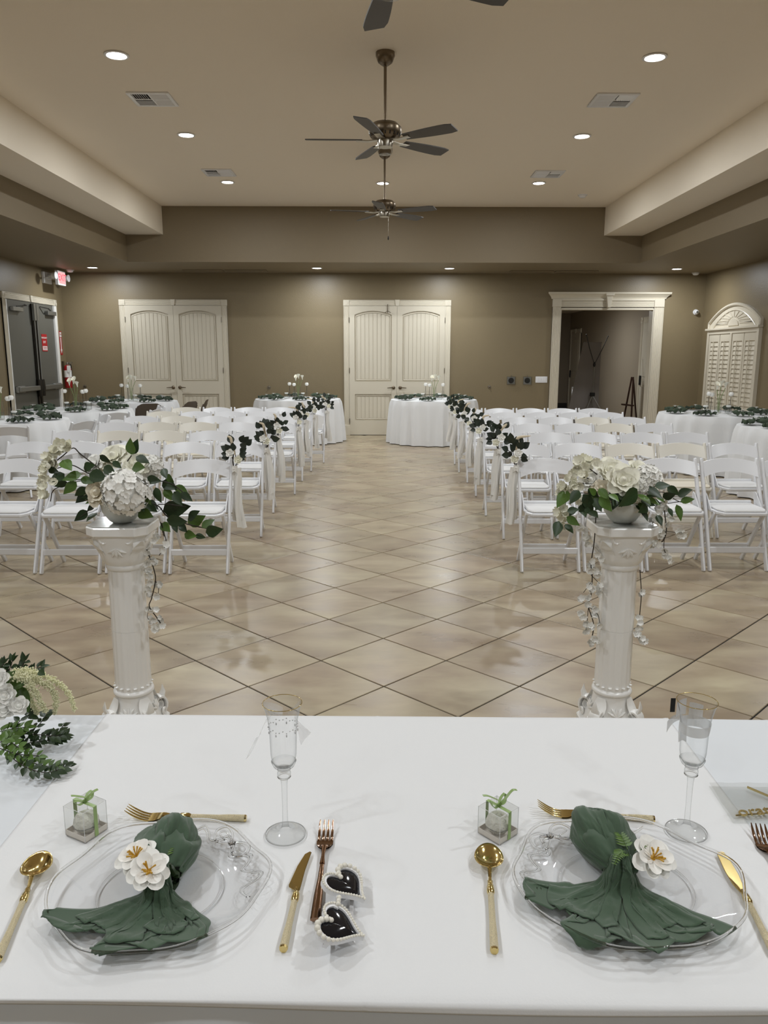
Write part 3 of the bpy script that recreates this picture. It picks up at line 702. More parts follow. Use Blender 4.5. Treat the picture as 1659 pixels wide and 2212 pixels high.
part('pole', MB().tube([(0, 0, 0.35), (0.01, 0, 1.35)], 0.011, 8), GREYM, bn, True)
part('hub', MB().sphere((0.01, 0, 1.35), 0.045, 10, 6, (0.7, 0.7, 1.2)), BLACK, bn, True)
for a_, b_ in ((-0.2, 1.99), (0.3, 1.96)):
    ar = part('arm', MB().tube([(0.01, 0, 1.35), (a_*0.6, 0, 1.7), (a_, 0.02, b_)], 0.008, 6), BLACK, bn, True)
    part('tip', MB().sphere((a_, 0.02, b_), 0.014, 8, 5), BLACK, ar, True)
part('collar', MB().box(-0.05, 0.05, -0.04, 0.04, 0.66, 0.74), BLACK, bn, bevel=0.01)
for a_ in (-150, -30, 90):
    part('leg', MB().tube([(0, 0, 0.68), (0.42*cos(radians(a_)), 0.42*sin(radians(a_)), 0.012)], 0.011, 6), GREYM, bn)
lt = empty('side_table', (5.20, 20.3, 0), 0, 'small white side table beside the grey banner in the lobby', 'table')
part('top', MB().box(-0.22, 0.22, -0.2, 0.2, 0.72, 0.75), WHITEP, lt, bevel=0.005)
part('drawer', MB().box(-0.2, 0.2, -0.19, 0.19, 0.5, 0.72), WHITEP, lt, bevel=0.005)
part('shelf', MB().box(-0.2, 0.2, -0.18, 0.18, 0.18, 0.2), WHITEP, lt)
for sx in (-1, 1):
    for sy in (-1, 1): part('leg', MB().box(sx*0.2-0.018, sx*0.2+0.018, sy*0.18-0.018, sy*0.18+0.018, 0, 0.72), WHITEP, lt)
gb = empty('gold_basket', (5.16, 20.25, 0.75), 0, 'small gold wire basket on the lobby side table', 'basket')
bk = MB()
for z, r_ in ((0.01, 0.1), (0.06, 0.12), (0.11, 0.13)): bk.tube([(r_*cos(t*pi/10), r_*0.7*sin(t*pi/10), z) for t in range(21)], 0.008, 5, False)
for t in range(14): bk.tube([(0.1*cos(t*pi/7), 0.07*sin(t*pi/7), 0.01), (0.13*cos(t*pi/7), 0.091*sin(t*pi/7), 0.11)], 0.006, 5)
part('body', bk, GOLD, gb); part('handle', MB().tube(bez([(-0.12, 0, 0.1), (-0.08, 0, 0.22), (0.08, 0, 0.22), (0.12, 0, 0.1)], 5), 0.007, 6), GOLD, gb, True)
ez = empty('easel', (5.33, 16.75, 0), radians(-80), 'dark wooden easel leaning behind the right jamb of the opening', 'easel')
for p in ([(-0.2, -0.05, 0), (-0.03, 0.02, 1.1)], [(0.2, -0.05, 0), (0.03, 0.02, 1.1)], [(0, 0.2, 0), (0, 0.04, 1.05)]):
    part('leg', MB().bar(p, 0.04, 0.02), WOOD, ez)
part('ledge', MB().box(-0.22, 0.22, -0.09, -0.02, 0.5, 0.53), WOOD, ez)
# ================================================================ FOLDING CHAIRS (local: faces -y, front feet at y=-0.17)
def chair_proto(mt, pad):
    P = Proto(); hx = 0.205
    for sx in (-1, 1):
        P.mb('leg', MB().bar([(sx*hx, -0.17, 0), (sx*hx, -0.065, 0.26), (sx*hx, 0.005, 0.43), (sx*hx, 0.095, 0.63), (sx*hx, 0.15, 0.755), (sx*hx, 0.158, 0.785)], 0.022, 0.036), mt, bevel=0.006, smooth=True)
        P.mb('leg', MB().bar([(sx*(hx-0.028), -0.11, 0.425), (sx*(hx-0.028), 0.19, 0.0)], 0.02, 0.034), mt, bevel=0.004)
        P.mb('hinge_plate', MB().prism([(-0.06, 0.43), (0.07, 0.43), (0.10, 0.53), (0.085, 0.545), (0.05, 0.53)], 'x', sx*(hx-0.02)-0.004, sx*(hx-0.02)+0.004), mt)
    n = 12
    def back(side):
        def f(u, v):
            s = 2*u-1; zt = 0.783-0.026*s*s; zb = 0.690-0.036*s*s; z = zb+(zt-zb)*v
            y = 0.06+(z-0.60)*0.53 + 0.028*(1-s*s)
            return (s*(hx-0.006), y+side*0.008, z)
        return f
    b = MB().grid(back(-1), n, 3); o = len(b.v); b.grid(back(1), n, 3)
    for i in range(n):
        b.f.append((i, i+1, o+i+1, o+i)); k = 3*(n+1); b.f.append((k+i, k+i+1, o+k+i+1, o+k+i))
    P.mb('backrest', b, mt, smooth=True)
    fr = [(-0.185, 0.12), (-0.185, -0.14), (-0.155, -0.205), (0.155, -0.205), (0.185, -0.14), (0.185, 0.12)]
    P.mb('seat_frame', MB().prism(fr, 'z', 0.415, 0.440), mt, bevel=0.006)
    P.mb('seat_pad', MB().prism([(x*0.93, y*0.93-0.002) for x, y in fr], 'z', 0.440, 0.456), pad, bevel=0.006)
    P.mb('seat_rail', MB().box(-0.175, 0.175, 0.10, 0.125, 0.44, 0.475), mt, bevel=0.005)
    P.mb('stretcher', MB().box(-hx, hx, -0.122, -0.104, 0.125, 0.170), mt, bevel=0.004)
    P.mb('stretcher', MB().box(-hx+0.03, hx-0.03, 0.085, 0.103, 0.115, 0.150), mt, bevel=0.004)
    return P
chW = chair_proto(CHAIRW, mat('white_vinyl', (230, 230, 230), 0.45)); chC = chair_proto(CHAIRC, mat('cream_vinyl', (224, 216, 198), 0.45))
ORD = ['front', 'second', 'third', 'fourth', 'fifth', 'sixth', 'last']
SEAT = ['on the aisle', 'second from the aisle', 'third from the aisle', 'fourth from the aisle', 'farthest from the aisle']
LY = [5.40, 6.56, 7.61, 8.67, 9.60, 10.45, 11.30]; LX = [-1.085, -1.02, -1.05, -0.955, -0.962, -0.92, -0.81]
RY_ = [5.45, 6.48, 7.47, 8.55, 9.48, 10.34, 11.16]; RX_ = [1.03, 1.06, 1.035, 1.072, 1.078, 1.062, 1.08]
CREAM = {(-1, 2, 2), (-1, 2, 3), (-1, 3, 2), (-1, 3, 3), (-1, 4, 3), (-1, 5, 4), (1, 1, 2), (1, 1, 3), (1, 4, 3), (1, 3, 3), (-1, 6, 4)}
tops = []
for side in (-1, 1):
    for r_ in range(7):
        for c_ in range(5):
            p = 0.457 + (0.002 if r_ else 0)
            x = (LX[r_]-0.205-c_*p) if side < 0 else (RX_[r_]+0.205+c_*p)
            y = (LY[r_] if side < 0 else RY_[r_])+0.17+random.uniform(-0.015, 0.015)+(0.0 if side < 0 else 0.006*c_)
            cream = (side, r_, c_) in CREAM
            lab = '%s folding chair, %s block, %s row, %s' % ('cream' if cream else 'white', 'left' if side < 0 else 'right', ORD[r_], SEAT[c_])
            o = empty('folding_chair', (x, y, 0), radians(random.uniform(-1.2, 1.2)), lab, 'chair', 'folding chairs in rows beside the aisle')
            (chC if cream else chW).spawn(o)
            if c_ == 0: tops.append((side, r_, Vector((x-side*0.205, y+0.15, 0.77))))

# ================================================================ LEAVES, PETALS
def leaf_mesh(name, material, wd=0.5, tip=1.6, curl=0.12, n=6):
    def f(u, v):
        s = 2*u-1; t = v; prof = (sin(pi*min(1, t**0.8)))**(0.9) * (1-0.35*t**tip)
        return (s*wd/2*prof, t, -curl*t*t + 0.10*abs(s)*prof*wd)
    return MB().grid(f, 4, n).mesh(name, material, True, angle=180)
leafA = leaf_mesh('leaf', LEAFD, 0.52); leafB = leaf_mesh('leaf', LEAFM, 0.5); leafE = leaf_mesh('leaf', EUCA, 0.8, 6, 0.1)
leafS = leaf_mesh('leaf', LEAFM, 0.55, 1.2, 0.1, 5); leafSD = leaf_mesh('leaf', LEAFD, 0.55, 1.2, 0.1, 5)
def put_leaf(parent, base, tip, nrm, me, wsc=1.0, name='leaf'):
    d = Vector(tip)-Vector(base); L = d.length
    return ob(name, me, parent, frame(base, d, nrm, L*wsc, L, L))
def petal_mesh(material, w=0.62, h=1.0, cup=0.30, lip=0.22):
    def f(u, v):
        s = 2*u-1; prof = (sin(pi*(0.12+0.70*v)))**0.8
        return (s*w*prof, -cup*s*s*prof - 0.25*(1-v)**2 + lip*v**3 + 0.04*sin(7*s)*v*v, v*h*(1-0.10*s*s))
    return MB().grid(f, 6, 5).mesh('petal', material, True, angle=180)
PET = {}
def rose(parent, pos, size, axis, material, name='rose', layers=((3, .04, 4, .55), (4, .10, 16, .72), (5, .16, 34, .86), (6, .18, 60, .98)), seed=0):
    if material.name not in PET: PET[material.name] = petal_mesh(material)
    me = PET[material.name]; rg = random.Random(seed)
    M = frame(pos, Vector(axis).orthogonal(), axis)
    core = MB().lathe([(0.0, -0.30*size), (0.22*size, -0.15*size), (0.2*size, 0.2*size), (0.05*size, 0.42*size), (0, 0.43*size)], 10)
    r_ = ob(name, core.mesh('bud', material, True), parent, M)
    for (n, rr, tl, sc) in layers:
        ph = rg.uniform(0, 6)
        for k in range(n):
            a = ph+2*pi*k/n+rg.uniform(-0.15, 0.15); s_ = size*sc*rg.uniform(0.92, 1.06)*0.78
            ob('petal', me, r_, RZ(a) @ T(0, rr*size, -0.22*size) @ RX(-radians(tl+rg.uniform(-6, 6))) @ SC(s_, s_, s_))
    return r_
def far_rose_mesh(material):
    b = MB()
    for (n, rr, tl, sc) in ((3, .03, 2, .6), (4, .1, 18, .8), (5, .15, 40, .95)):
        for k in range(n):
            s0 = len(b.v)
            b.grid(lambda u, v: ((2*u-1)*0.55*sin(pi*(0.12+0.7*v)), -0.28*(2*u-1)**2*sin(pi*(0.12+0.7*v))-0.25*(1-v)**2+0.2*v**3, v), 4, 3)
            b.xf(RZ(2*pi*k/n+n) @ T(0, rr, -0.25) @ RX(-radians(tl)) @ SC(sc*.8, sc*.8, sc*.8), s0)
    b.lathe([(0, -0.3), (0.2, -0.2), (0.12, 0.25), (0, 0.3)], 8)
    return b.mesh('bloom', material, True, angle=180)
def bud_rose_mesh(material):
    b = MB()
    for (n, rr, tl, sc) in ((3, .05, -14, .72), (4, .16, -8, .86), (5, .26, 0, .92), (5, .30, 14, .86)):
        for k in range(n):
            s0 = len(b.v)
            b.grid(lambda u, v: ((2*u-1)*0.62*sin(pi*(0.14+0.66*v)), -0.34*(2*u-1)**2*sin(pi*(0.12+0.7*v))+0.20*sin(pi*v)-0.22*v*v, v), 4, 4)
            b.xf(RZ(2*pi*k/n+n*1.3+rr) @ T(0, rr, -0.42) @ RX(-radians(tl)) @ SC(sc*.85, sc*.85, sc*.95), s0)
    b.sphere((0, 0, 0), 0.34, 10, 6)
    return b.mesh('bloom', material, True, angle=180)
budRose = bud_rose_mesh(PETW); farRose = far_rose_mesh(PETC); farRoseW = far_rose_mesh(PETW)

# ================================================================ AISLE BOUQUETS
pampas_me = {}
def aisle_bouquet(side, r_, p):
    rg = random.Random(100+r_*7+(50 if side > 0 else 0)); sg_ = -side      # towards the aisle
    lab = 'white rose and eucalyptus bouquet on the %s row aisle chair, %s block' % (ORD[r_], 'left' if side < 0 else 'right')
    root = empty('aisle_bouquet', p+Vector((sg_*0.022, -0.02, 0.0)), 0, lab, 'bouquet', 'ribbon bouquets along the aisle')
    c = Vector((sg_*0.015, -0.03, 0.05))
    stems = MB()
    for k in range(5): stems.tube([(sg_*0.0, -0.01, -0.07), (sg_*0.01+rg.uniform(-.02, .02), -0.02, 0.0), c+Vector((rg.uniform(-.05, .05), rg.uniform(-.03, .03), rg.uniform(0.02, 0.1)))], 0.0025, 5)
    part('stems', stems, STEM, root)
    nl = 15
    for k in range(nl):
        a = rg.uniform(-0.4, pi+0.4) if k > 4 else rg.uniform(0.3, pi-0.3); ln = rg.uniform(0.052, 0.072)
        rad_ = rg.uniform(0.02, 0.07) if k > 4 else rg.uniform(0.08, 0.13)
        d = Vector((cos(a)*0.8, rg.uniform(-0.5, 0.2), sin(a)))
        b0 = c+Vector((cos(a)*rad_*0.75, rg.uniform(-0.04, 0.02), sin(a)*rad_))
        put_leaf(root, b0, b0+d.normalized()*ln, (rg.uniform(-.6, .6), -1, rg.uniform(-.3, .7)), leafE)
    for k in range(2):
        ob('rose', farRose if k else farRoseW, root, frame(c+Vector((sg_*(-0.015+0.035*k)+rg.uniform(-.015, .015), -0.075, 0.015-0.04*k+rg.uniform(-.01, .015))), (1, 0, 0.2), (sg_*0.3, -1, 0.45), 0.042+0.008*rg.random()))
    pl = MB(); pp = bez([c, c+Vector((-sg_*0.02, 0, 0.08)), c+Vector((-sg_*0.05*rg.uniform(0.3, 1.4), 0, 0.125)), c+Vector((-sg_*0.085*rg.uniform(0.2, 1.5), -0.01, 0.14))], 5)
    pl.tube(pp, [0.003+0.009*sin(pi*i/(len(pp)-1))**0.7 for i in range(len(pp))], 7)
    part('pampas_plume', pl, PAMPAS, root, True)
    # bow and two tails
    for k in range(2):
        L = 0.40+0.07*k*rg.uniform(0.4, 1.0); x0 = sg_*(0.006+0.022*k); ph = rg.uniform(0, 6)
        part('ribbon_tail', MB().grid(lambda u, v: (x0+(u-0.5)*(0.042+0.03*v)+0.008*sin(6*v+ph)+sg_*0.016*v, -0.028-0.012*k+0.012*sin(u*7+4*v+ph)*(0.3+v), -0.04-L*v+(0.02*abs(u-0.5)*(1 if v > 0.95 else 0))), 6, 14), CHIFF, root, True, angle=180)
    for k in range(2):
        part('ribbon_loop', MB().grid(lambda u, v: ((sg_*0.008+(k*2-1)*0.022*sin(2*pi*u)*0.9)+0.004*v, -0.04-0.012*cos(2*pi*u)+0.0*v, -0.045+0.028*sin(2*pi*u)*(0.3)+(v-0.5)*0.038-0.012*(1-cos(2*pi*u))), 10, 3), CHIFF, root, True, angle=180)
    part('knot', MB().sphere((sg_*0.006, -0.042, -0.045), 0.014, 8, 6), CHIFF, root, True)
for (side, r_, p) in tops: aisle_bouquet(side, r_, p)

# ================================================================ ROUND TABLES
def cloth_mesh(R, H_, seed, nf=20):
    rg = random.Random(seed); ph = [rg.uniform(0, 6.28) for _ in range(4)]
    def f(u, v):
        a = 2*pi*u
        if v < 0.25: r = R*v/0.25; return (r*cos(a), r*sin(a), H_)
        t = (v-0.25)/0.75; fold = 0.5+0.5*sin(nf*a+ph[0]+0.8*sin(3*a+ph[1])); fold2 = 0.5+0.5*sin((nf+8)*a+ph[2])
        r = R+0.008*min(1, t*12)+t**0.55*(0.07*fold*fold+0.022*fold2+0.012); z = H_-(H_-0.012)*t
        if t < 0.04: z = H_-0.006*(t/0.04)**2
        return (r*cos(a), r*sin(a), z)
    return MB().grid(f, 128, 20, True)
tableP = Proto()
tableP.mb('tabletop', MB().lathe([(0, 0.715), (0.745, 0.715), (0.75, 0.735), (0.745, 0.75), (0, 0.75)], 32), WOOD)
for k in range(4):
    a = pi/4+k*pi/2; tableP.mb('leg', MB().tube([(0.45*cos(a), 0.45*sin(a), 0.72), (0.5*cos(a), 0.5*sin(a), 0)], 0.016, 8), GREYM)
# far place settings
def far_napkin_proto():
    P = Proto(); b = MB(); rg = random.Random(5)
    for (a0, a1, L, s0) in ((200, 265, 0.15, 1), (275, 340, 0.15, 2)):
        b.grid(lambda u, v: ((0.01+L*v)*cos(radians(a0+(a1-a0)*u)), (0.01+L*v)*sin(radians(a0+(a1-a0)*u)), 0.020+0.020*(1-v)+0.017*v*sin(u*16+s0+2*v)+0.008*sin(v*9+u*7)), 24, 6)
    b.grid(lambda u, v: (0.055*(0.4+0.6*sin(pi*v))*cos(2*pi*u)*(1+0.14*sin(8*pi*u+4*v)), 0.075*v*1.7-0.005+0.012*sin(6*pi*u), 0.026+0.026*sin(pi*v)*(0.3+sin(2*pi*u))), 14, 6, True)
    for v_ in b.v: v_.z = max(v_.z*1.3, 0.006)
    k = P.mb('cloth', b, SAGEFAR, smooth=True, angle=180)
    P.add('flower', farRoseW, T(0.02, -0.012, 0.066) @ SC(0.034, 0.034, 0.036))
    P.add('flower', farRoseW, T(-0.022, 0.012, 0.062) @ SC(0.028, 0.028, 0.03))
    return P
napF = far_napkin_proto()
plF = MB().lathe([(0, 0.004), (0.1, 0.004), (0.12, 0.010), (0.16, 0.018), (0.162, 0.02)], 28, cap=False).mesh('glass', GLASSP, True)
vase_me = MB().lathe([(0.0, 0.004), (0.042, 0.004), (0.045, 0.012), (0.045, 0.22)], 18, cap=False).mesh('glass', GLASS, True)
vase_t = MB().lathe([(0.0, 0.004), (0.022, 0.004), (0.024, 0.01), (0.024, 0.15)], 14, cap=False).mesh('glass', GLASS, True)
vase_s = MB().lathe([(0.0, 0.004), (0.04, 0.004), (0.042, 0.01), (0.042, 0.11)], 16, cap=False).mesh('glass', GLASS, True)
water_me = MB().lathe([(0.0, 0.012), (0.041, 0.012), (0.041, 0.09), (0, 0.09)], 16).mesh('water', WATER, True)
cand_me = MB().lathe([(0.0, -0.012), (0.024, -0.012), (0.034, 0.002), (0.032, 0.012), (0.0, 0.009)], 16).mesh('wax', WAXW, True)
wick_me = MB().tube([(0, 0, 0.008), (0.001, 0, 0.02)], 0.0015, 5).mesh('wick', BLACK)
def calla_mesh():
    b = MB()
    def f(u, v):
        a = 2*pi*u; lip = max(0, cos(a)); r = 0.006+0.024*v**1.8*(1+0.35*lip)
        return (r*cos(a)+0.014*v**3*lip, r*sin(a), 0.075*v+0.022*v**3*lip-0.012*v**4*(1-lip))
    return b.grid(f, 14, 8, True).mesh('spathe', PETC, True, angle=180)
calla_me = calla_mesh(); spadix = MB().tube([(0, 0, 0.01), (0.002, 0, 0.065)], [0.004, 0.003], 6).mesh('spadix', YELLOW, True)
TABLES = [  # name, centre, kind of chairs, description
    ((-1.48, 14.33), 'left of the aisle doors'), ((0.97, 14.16), 'before the aisle doors'), ((4.63, 10.75), 'below the arched shutters'),
    ((4.80, 8.68), 'at the right picture edge'), ((-4.56, 9.48), 'at the left picture edge'), ((-4.36, 11.36), 'before the exit doors'), ((-4.24, 13.5), 'before the left double doors')]
TT = 0.767
for ti, ((tx, ty), desc) in enumerate(TABLES):
    rg = random.Random(40+ti)
    t = empty('round_table', (tx, ty, 0), 0, 'round banquet table under a white cloth %s' % desc, 'table', 'round banquet tables'); tableP.spawn(t)
    c = ob('tablecloth', cloth_mesh(0.765, TT-0.002, ti).mesh('tablecloth', LINEN, True, angle=60), None, T(tx, ty, 0) @ RZ(rg.uniform(0, 6)))
    tag(c, 'white pleated cloth on the round table %s' % desc, 'tablecloth', 'cloths on the round tables')
    for k in range(8):
        a = 2*pi*k/8+0.2+ti*0.35; px_, py_ = tx+0.56*cos(a), ty+0.56*sin(a)
        ang8 = (math.degrees(a)-math.degrees(0.2+ti*0.35)+45*round(math.degrees(0.2+ti*0.35)/45)) % 360
        w8 = ('right', 'far right', 'far', 'far left', 'left', 'near left', 'near', 'near right')[int(round(ang8/45)) % 8]
        pl = tag(ob('charger_plate', plF, None, T(px_, py_, TT)), 'clear glass charger at the %s side of the table %s' % (w8, desc), 'plate', 'glass chargers %s' % desc)
        nk = empty('napkin', (px_, py_, TT+0.008), a+pi/2+rg.uniform(-0.4, 0.4), 'green napkin at the %s side of the table %s' % (w8, desc), 'napkin', 'green napkins %s' % desc)
        napF.spawn(nk)
    fl = -1 if ti in (4, 5) else 1; gname = 'centrepiece on the round table %s' % desc
    def P3(dx, dy): return Vector((tx+fl*dx, ty+dy, TT))
    q = P3(0, 0); v = tag(ob('cylinder_vase', vase_me, None, T(*q)), 'clear cylinder vase with calla lilies, table %s' % desc, 'vase', gname)
    ob('water', water_me, v)
    for k, (dx, dz, bend) in enumerate(((-0.035, 0.36, -0.4), (0.02, 0.40, 0.1), (0.085, 0.38, 0.9))):
        e = q+Vector((fl*dx, 0.01*k, dz-0.04)); st = bez([q+Vector((fl*0.01*k, 0, 0.02)), q+Vector((fl*dx*0.3, 0, 0.18)), e], 5)
        cl = empty('calla_lily', q+Vector((0, 0, 0.02)), 0, '%s white calla lily in the vase, table %s' % (('left', 'middle', 'right')[k] if fl > 0 else ('right', 'middle', 'left')[k], desc), 'flower', gname)
        off = q+Vector((0, 0, 0.02))
        part('stem', MB().tube([p-off for p in st], 0.004, 6), GSTEM, cl, True)
        sp = ob('spathe', calla_me, cl, frame(e-off, (fl*(1 if bend >= 0 else -1), 0, 0.05), (fl*bend*0.7, -0.25, 1), 1.05)); ob('spadix', spadix, sp)
    for k, (dx, dy, hz) in enumerate(((-0.15, -0.02, 0.24), (-0.075, 0.06, 0.225), (0.16, 0.0, 0.235))):
        q = P3(dx, dy); v = tag(ob('bud_vase', vase_t, None, T(*q)), '%s slim tube vase with a white rose, table %s' % ((('left', 'middle', 'right') if fl > 0 else ('right', 'middle', 'left'))[k], desc), 'vase', gname)
        rs = empty('rose_stem', q+Vector((0, 0, 0.012)), 0, '%s white rose on a dark stem, table %s' % ((('left', 'middle', 'right') if fl > 0 else ('right', 'middle', 'left'))[k], desc), 'flower', gname)
        part('stem', MB().tube([(0, 0, 0), (0.004, 0, hz-0.02)], 0.0035, 6), STEM, rs)
        ob('bloom', budRose, rs, T(0.004, 0, hz+0.012) @ SC(0.066, 0.066, 0.062))
    for k, (dx, dy) in enumerate(((-0.20, -0.07), (0.10, -0.10))):
        q = P3(dx, dy); v = tag(ob('candle_glass', vase_s, None, T(*q)), '%s low water glass with a candle, table %s' % ((('left', 'right') if fl > 0 else ('right', 'left'))[k], desc), 'glass', gname)
        ob('water', water_me, v)
        cd = tag(ob('floating_candle', cand_me, None, T(q.x, q.y, q.z+0.1)), 'white floating candle in the %s glass, table %s' % ((('left', 'right') if fl > 0 else ('right', 'left'))[k], desc), 'candle', gname); ob('wick', wick_me, cd)
# chairs round the left tables
def seat_at(tab, ang, dist, label, proto=chW, name='folding_chair', grp='white folding chairs drawn up to the left tables'):
    (tx, ty), _ = TABLES[tab]; a = radians(ang); x, y = tx+dist*cos(a), ty+dist*sin(a)
    o = empty(name, (x, y, 0), a-pi/2+radians(random.uniform(-4, 4)), label, 'chair', grp); proto.spawn(o)
seat_at(4, -62, 1.10, 'white folding chair seen from behind at the near side of the leftmost table')
seat_at(4, -18, 1.04, 'white folding chair turned sideways right of the leftmost table')
seat_at(4, 30, 1.06, 'white folding chair between the leftmost table and the exit door table')
seat_at(4, -105, 1.04, 'white folding chair cut off by the left edge of the picture')
seat_at(5, -46, 1.04, 'white folding chair seen from behind at the exit door table')
seat_at(5, -8, 1.04, 'white folding chair turned sideways right of the exit door table')
seat_at(5, 28, 1.05, 'farther white folding chair turned sideways by the exit door table')
def metal_chair():
    P = Proto()
    for sx in (-1, 1):
        P.mb('leg', MB().tube([(sx*0.21, -0.2, 0), (sx*0.21, 0.02, 0.44), (sx*0.2, 0.14, 0.72)], 0.011, 8), CHAIRB, smooth=True)
        P.mb('leg', MB().tube([(sx*0.195, -0.12, 0.42), (sx*0.195, 0.2, 0)], 0.011, 8), CHAIRB)
    P.mb('backrest', MB().grid(lambda u, v: ((2*u-1)*0.205*(1-0.10*max(0, v-0.7)*3*abs(2*u-1)), 0.075+0.085*v+0.03*(1-(2*u-1)**2), 0.57+0.22*v-0.05*max(0, abs(2*u-1)-0.6)*v*2), 12, 6), CHAIRB, smooth=True, angle=180)
    P.mb('seat', MB().prism([(-0.19, 0.1), (-0.19, -0.15), (-0.15, -0.2), (0.15, -0.2), (0.19, -0.15), (0.19, 0.1)], 'z', 0.42, 0.445), CHAIRB, bevel=0.008)
    P.mb('stretcher', MB().tube([(-0.21, -0.1, 0.2), (0.21, -0.1, 0.2)], 0.008, 6), CHAIRB)
    return P
mcP = metal_chair(); g_ = 'brown metal folding chairs at the far left table'
seat_at(6, -60, 1.08, 'brown metal folding chair nearest the camera at the far left table', mcP, 'metal_folding_chair', g_)
seat_at(6, -24, 1.08, 'brown metal folding chair in the middle right of the far left table', mcP, 'metal_folding_chair', g_)
seat_at(6, 6, 1.1, 'brown metal folding chair farthest right at the far left table', mcP, 'metal_folding_chair', g_)

# ================================================================ PEDESTALS
def pedestal(x, y, label):
    r = empty('pedestal', (x, y, 0), 0, label, 'pedestal', 'white column pedestals'); H_ = 0.88
    def oct_(w, c): return [(-w+c, -w), (w-c, -w), (w, -w+c), (w, w-c), (w-c, w), (-w+c, w), (-w, w-c), (-w, -w+c)]
    nf = 18; fl_ = lambda a, z: 1-0.04*abs(sin(nf*a/2))**0.6
    prof = [(0.073, 0.18), (0.073, 0.20), (0.0725, 0.30), (0.072, 0.439), (0.0705, 0.4392), (0.0705, 0.4408), (0.072, 0.441), (0.071, 0.58), (0.070, 0.68), (0.070, 0.70)]
    part('shaft', MB().lathe(prof, 128, fl_), PLASTER, r, True, angle=50)
    for top in (0, 1):
        def Z(z): return H_-z if top else z
        s = 1 if not top else -1
        th_ = 0.036 if top else 0.03; slab = part('slab', MB().prism(oct_(0.121, 0.040), 'z', min(Z(0), Z(th_)), max(Z(0), Z(th_))), PLASTER, r, bevel=0.004)
        # bell that lofts from the round neck to the cut square
        def bell(u, v):
            a = 2*pi*u; rr = 0.074; w_ = 0.113 if top else 0.108
            sq = min(w_/max(1e-6, abs(cos(a))), w_/max(1e-6, abs(sin(a))), (w_*2-0.042)/max(1e-6, abs(cos(a))+abs(sin(a))))
            t = v**(0.62 if top else 1.5); q = rr*(1-t)+sq*t; q *= 1-0.10*sin(pi*v)*(1-abs(cos(2*a)))
            return (q*cos(a), q*sin(a), Z(0.165-0.137*v))
        part('bell', MB().grid(bell, 64, 10, True), PLASTER, r, True, angle=60)
        part('necking', MB().lathe([(0.073, Z(0.16)), (0.080-0.004*top, Z(0.165)), (0.082-0.005*top, Z(0.172)), (0.080-0.004*top, Z(0.179)), (0.073, Z(0.184))], 48), PLASTER, r, True)
        bd = MB()
        for k in range(16):
            a = 2*pi*k/16; bd.sphere((0.0730*cos(a), 0.0730*sin(a), Z(0.20)), 0.006, 6, 4, (1.3, 1.3, 0.6))
        if not top: part('bead_ring', bd, PLASTER, r, True)
        for k in range(4):
            a = pi/4+k*pi/2; d = Vector((cos(a), sin(a), 0)); t_ = Vector((-sin(a), cos(a), 0))
            pts = []
            for i in range(28):
                th = i/27*pi*3.2; rd = (0.026 if top else 0.040)*(1-i/27*0.78)
                pts.append(d*((0.096 if top else 0.108)+rd*sin(th)*0.8)+Vector((0, 0, Z(0.075-rd*cos(th)))))
            part('volute', MB().tube(pts, [0.016*(1-0.5*i/27) for i in range(28)], 6, True, (1.9, 0.55), t_), PLASTER, r, True, angle=70)
            lf_ = MB().grid(lambda u, v: Vector((0, 0, Z(0.155-0.10*v)))+d*(0.080+0.046*v*v+0.018*v)+t_*((u-0.5)*0.06*sin(pi*(0.2+0.75*v))), 4, 6)
            part('acanthus', lf_, PLASTER, r, True, angle=180)
            if not top: part('leaf_tip', MB().tube([d*0.122+Vector((0, 0, 0.10)), d*0.132+Vector((0, 0, 0.125)), d*0.128+Vector((0, 0, 0.155))], [0.014, 0.010, 0.001], 6, True, (1.6, 0.6), t_), PLASTER, r, True)
            a2 = k*pi/2; d2 = Vector((cos(a2), sin(a2), 0)); t2 = Vector((-sin(a2), cos(a2), 0)); pal = MB()
            for j in range(-2, 3):
                an = j*0.55; dirv = (Vector((0, 0, s))*cos(an)+t2*sin(an))
                pal.tube([d2*(0.104 if top else 0.092)+Vector((0, 0, Z(0.085))), d2*(0.102 if top else 0.088)+Vector((0, 0, Z(0.085)))+dirv*0.022, d2*(0.094 if top else 0.082)+Vector((0, 0, Z(0.085)))+dirv*0.04], [0.003, 0.007, 0.002], 6)
            part('palmette', pal, PLASTER, r, True)
            for sg2 in (-1, 1):
                pts = []
                for i in range(18):
                    th = i/17*pi*2.3; rd = 0.022*(1-i/17*0.75); pts.append(d2*(0.100 if top else 0.106)+t2*(sg2*(0.045+rd*sin(th)))+Vector((0, 0, Z(0.05-rd*cos(th)))))
                part('scroll', MB().tube(pts, [0.007*(1-0.4*i/17) for i in range(18)], 6), PLASTER, r, True)
    part('marble_top', MB().prism(oct_(0.116, 0.038), 'z', H_, H_+0.004), MARBLE, r)
    return r
PYD = 3.05
pLt, pRt = at(266, 1128, PYD), at(1343, 1137, PYD)
pedestal(pLt.x, PYD, 'white fluted column pedestal left of the aisle, behind the table bouquet')
pedestal(pRt.x, PYD, 'white fluted column pedestal right of the aisle')
PT = 0.884

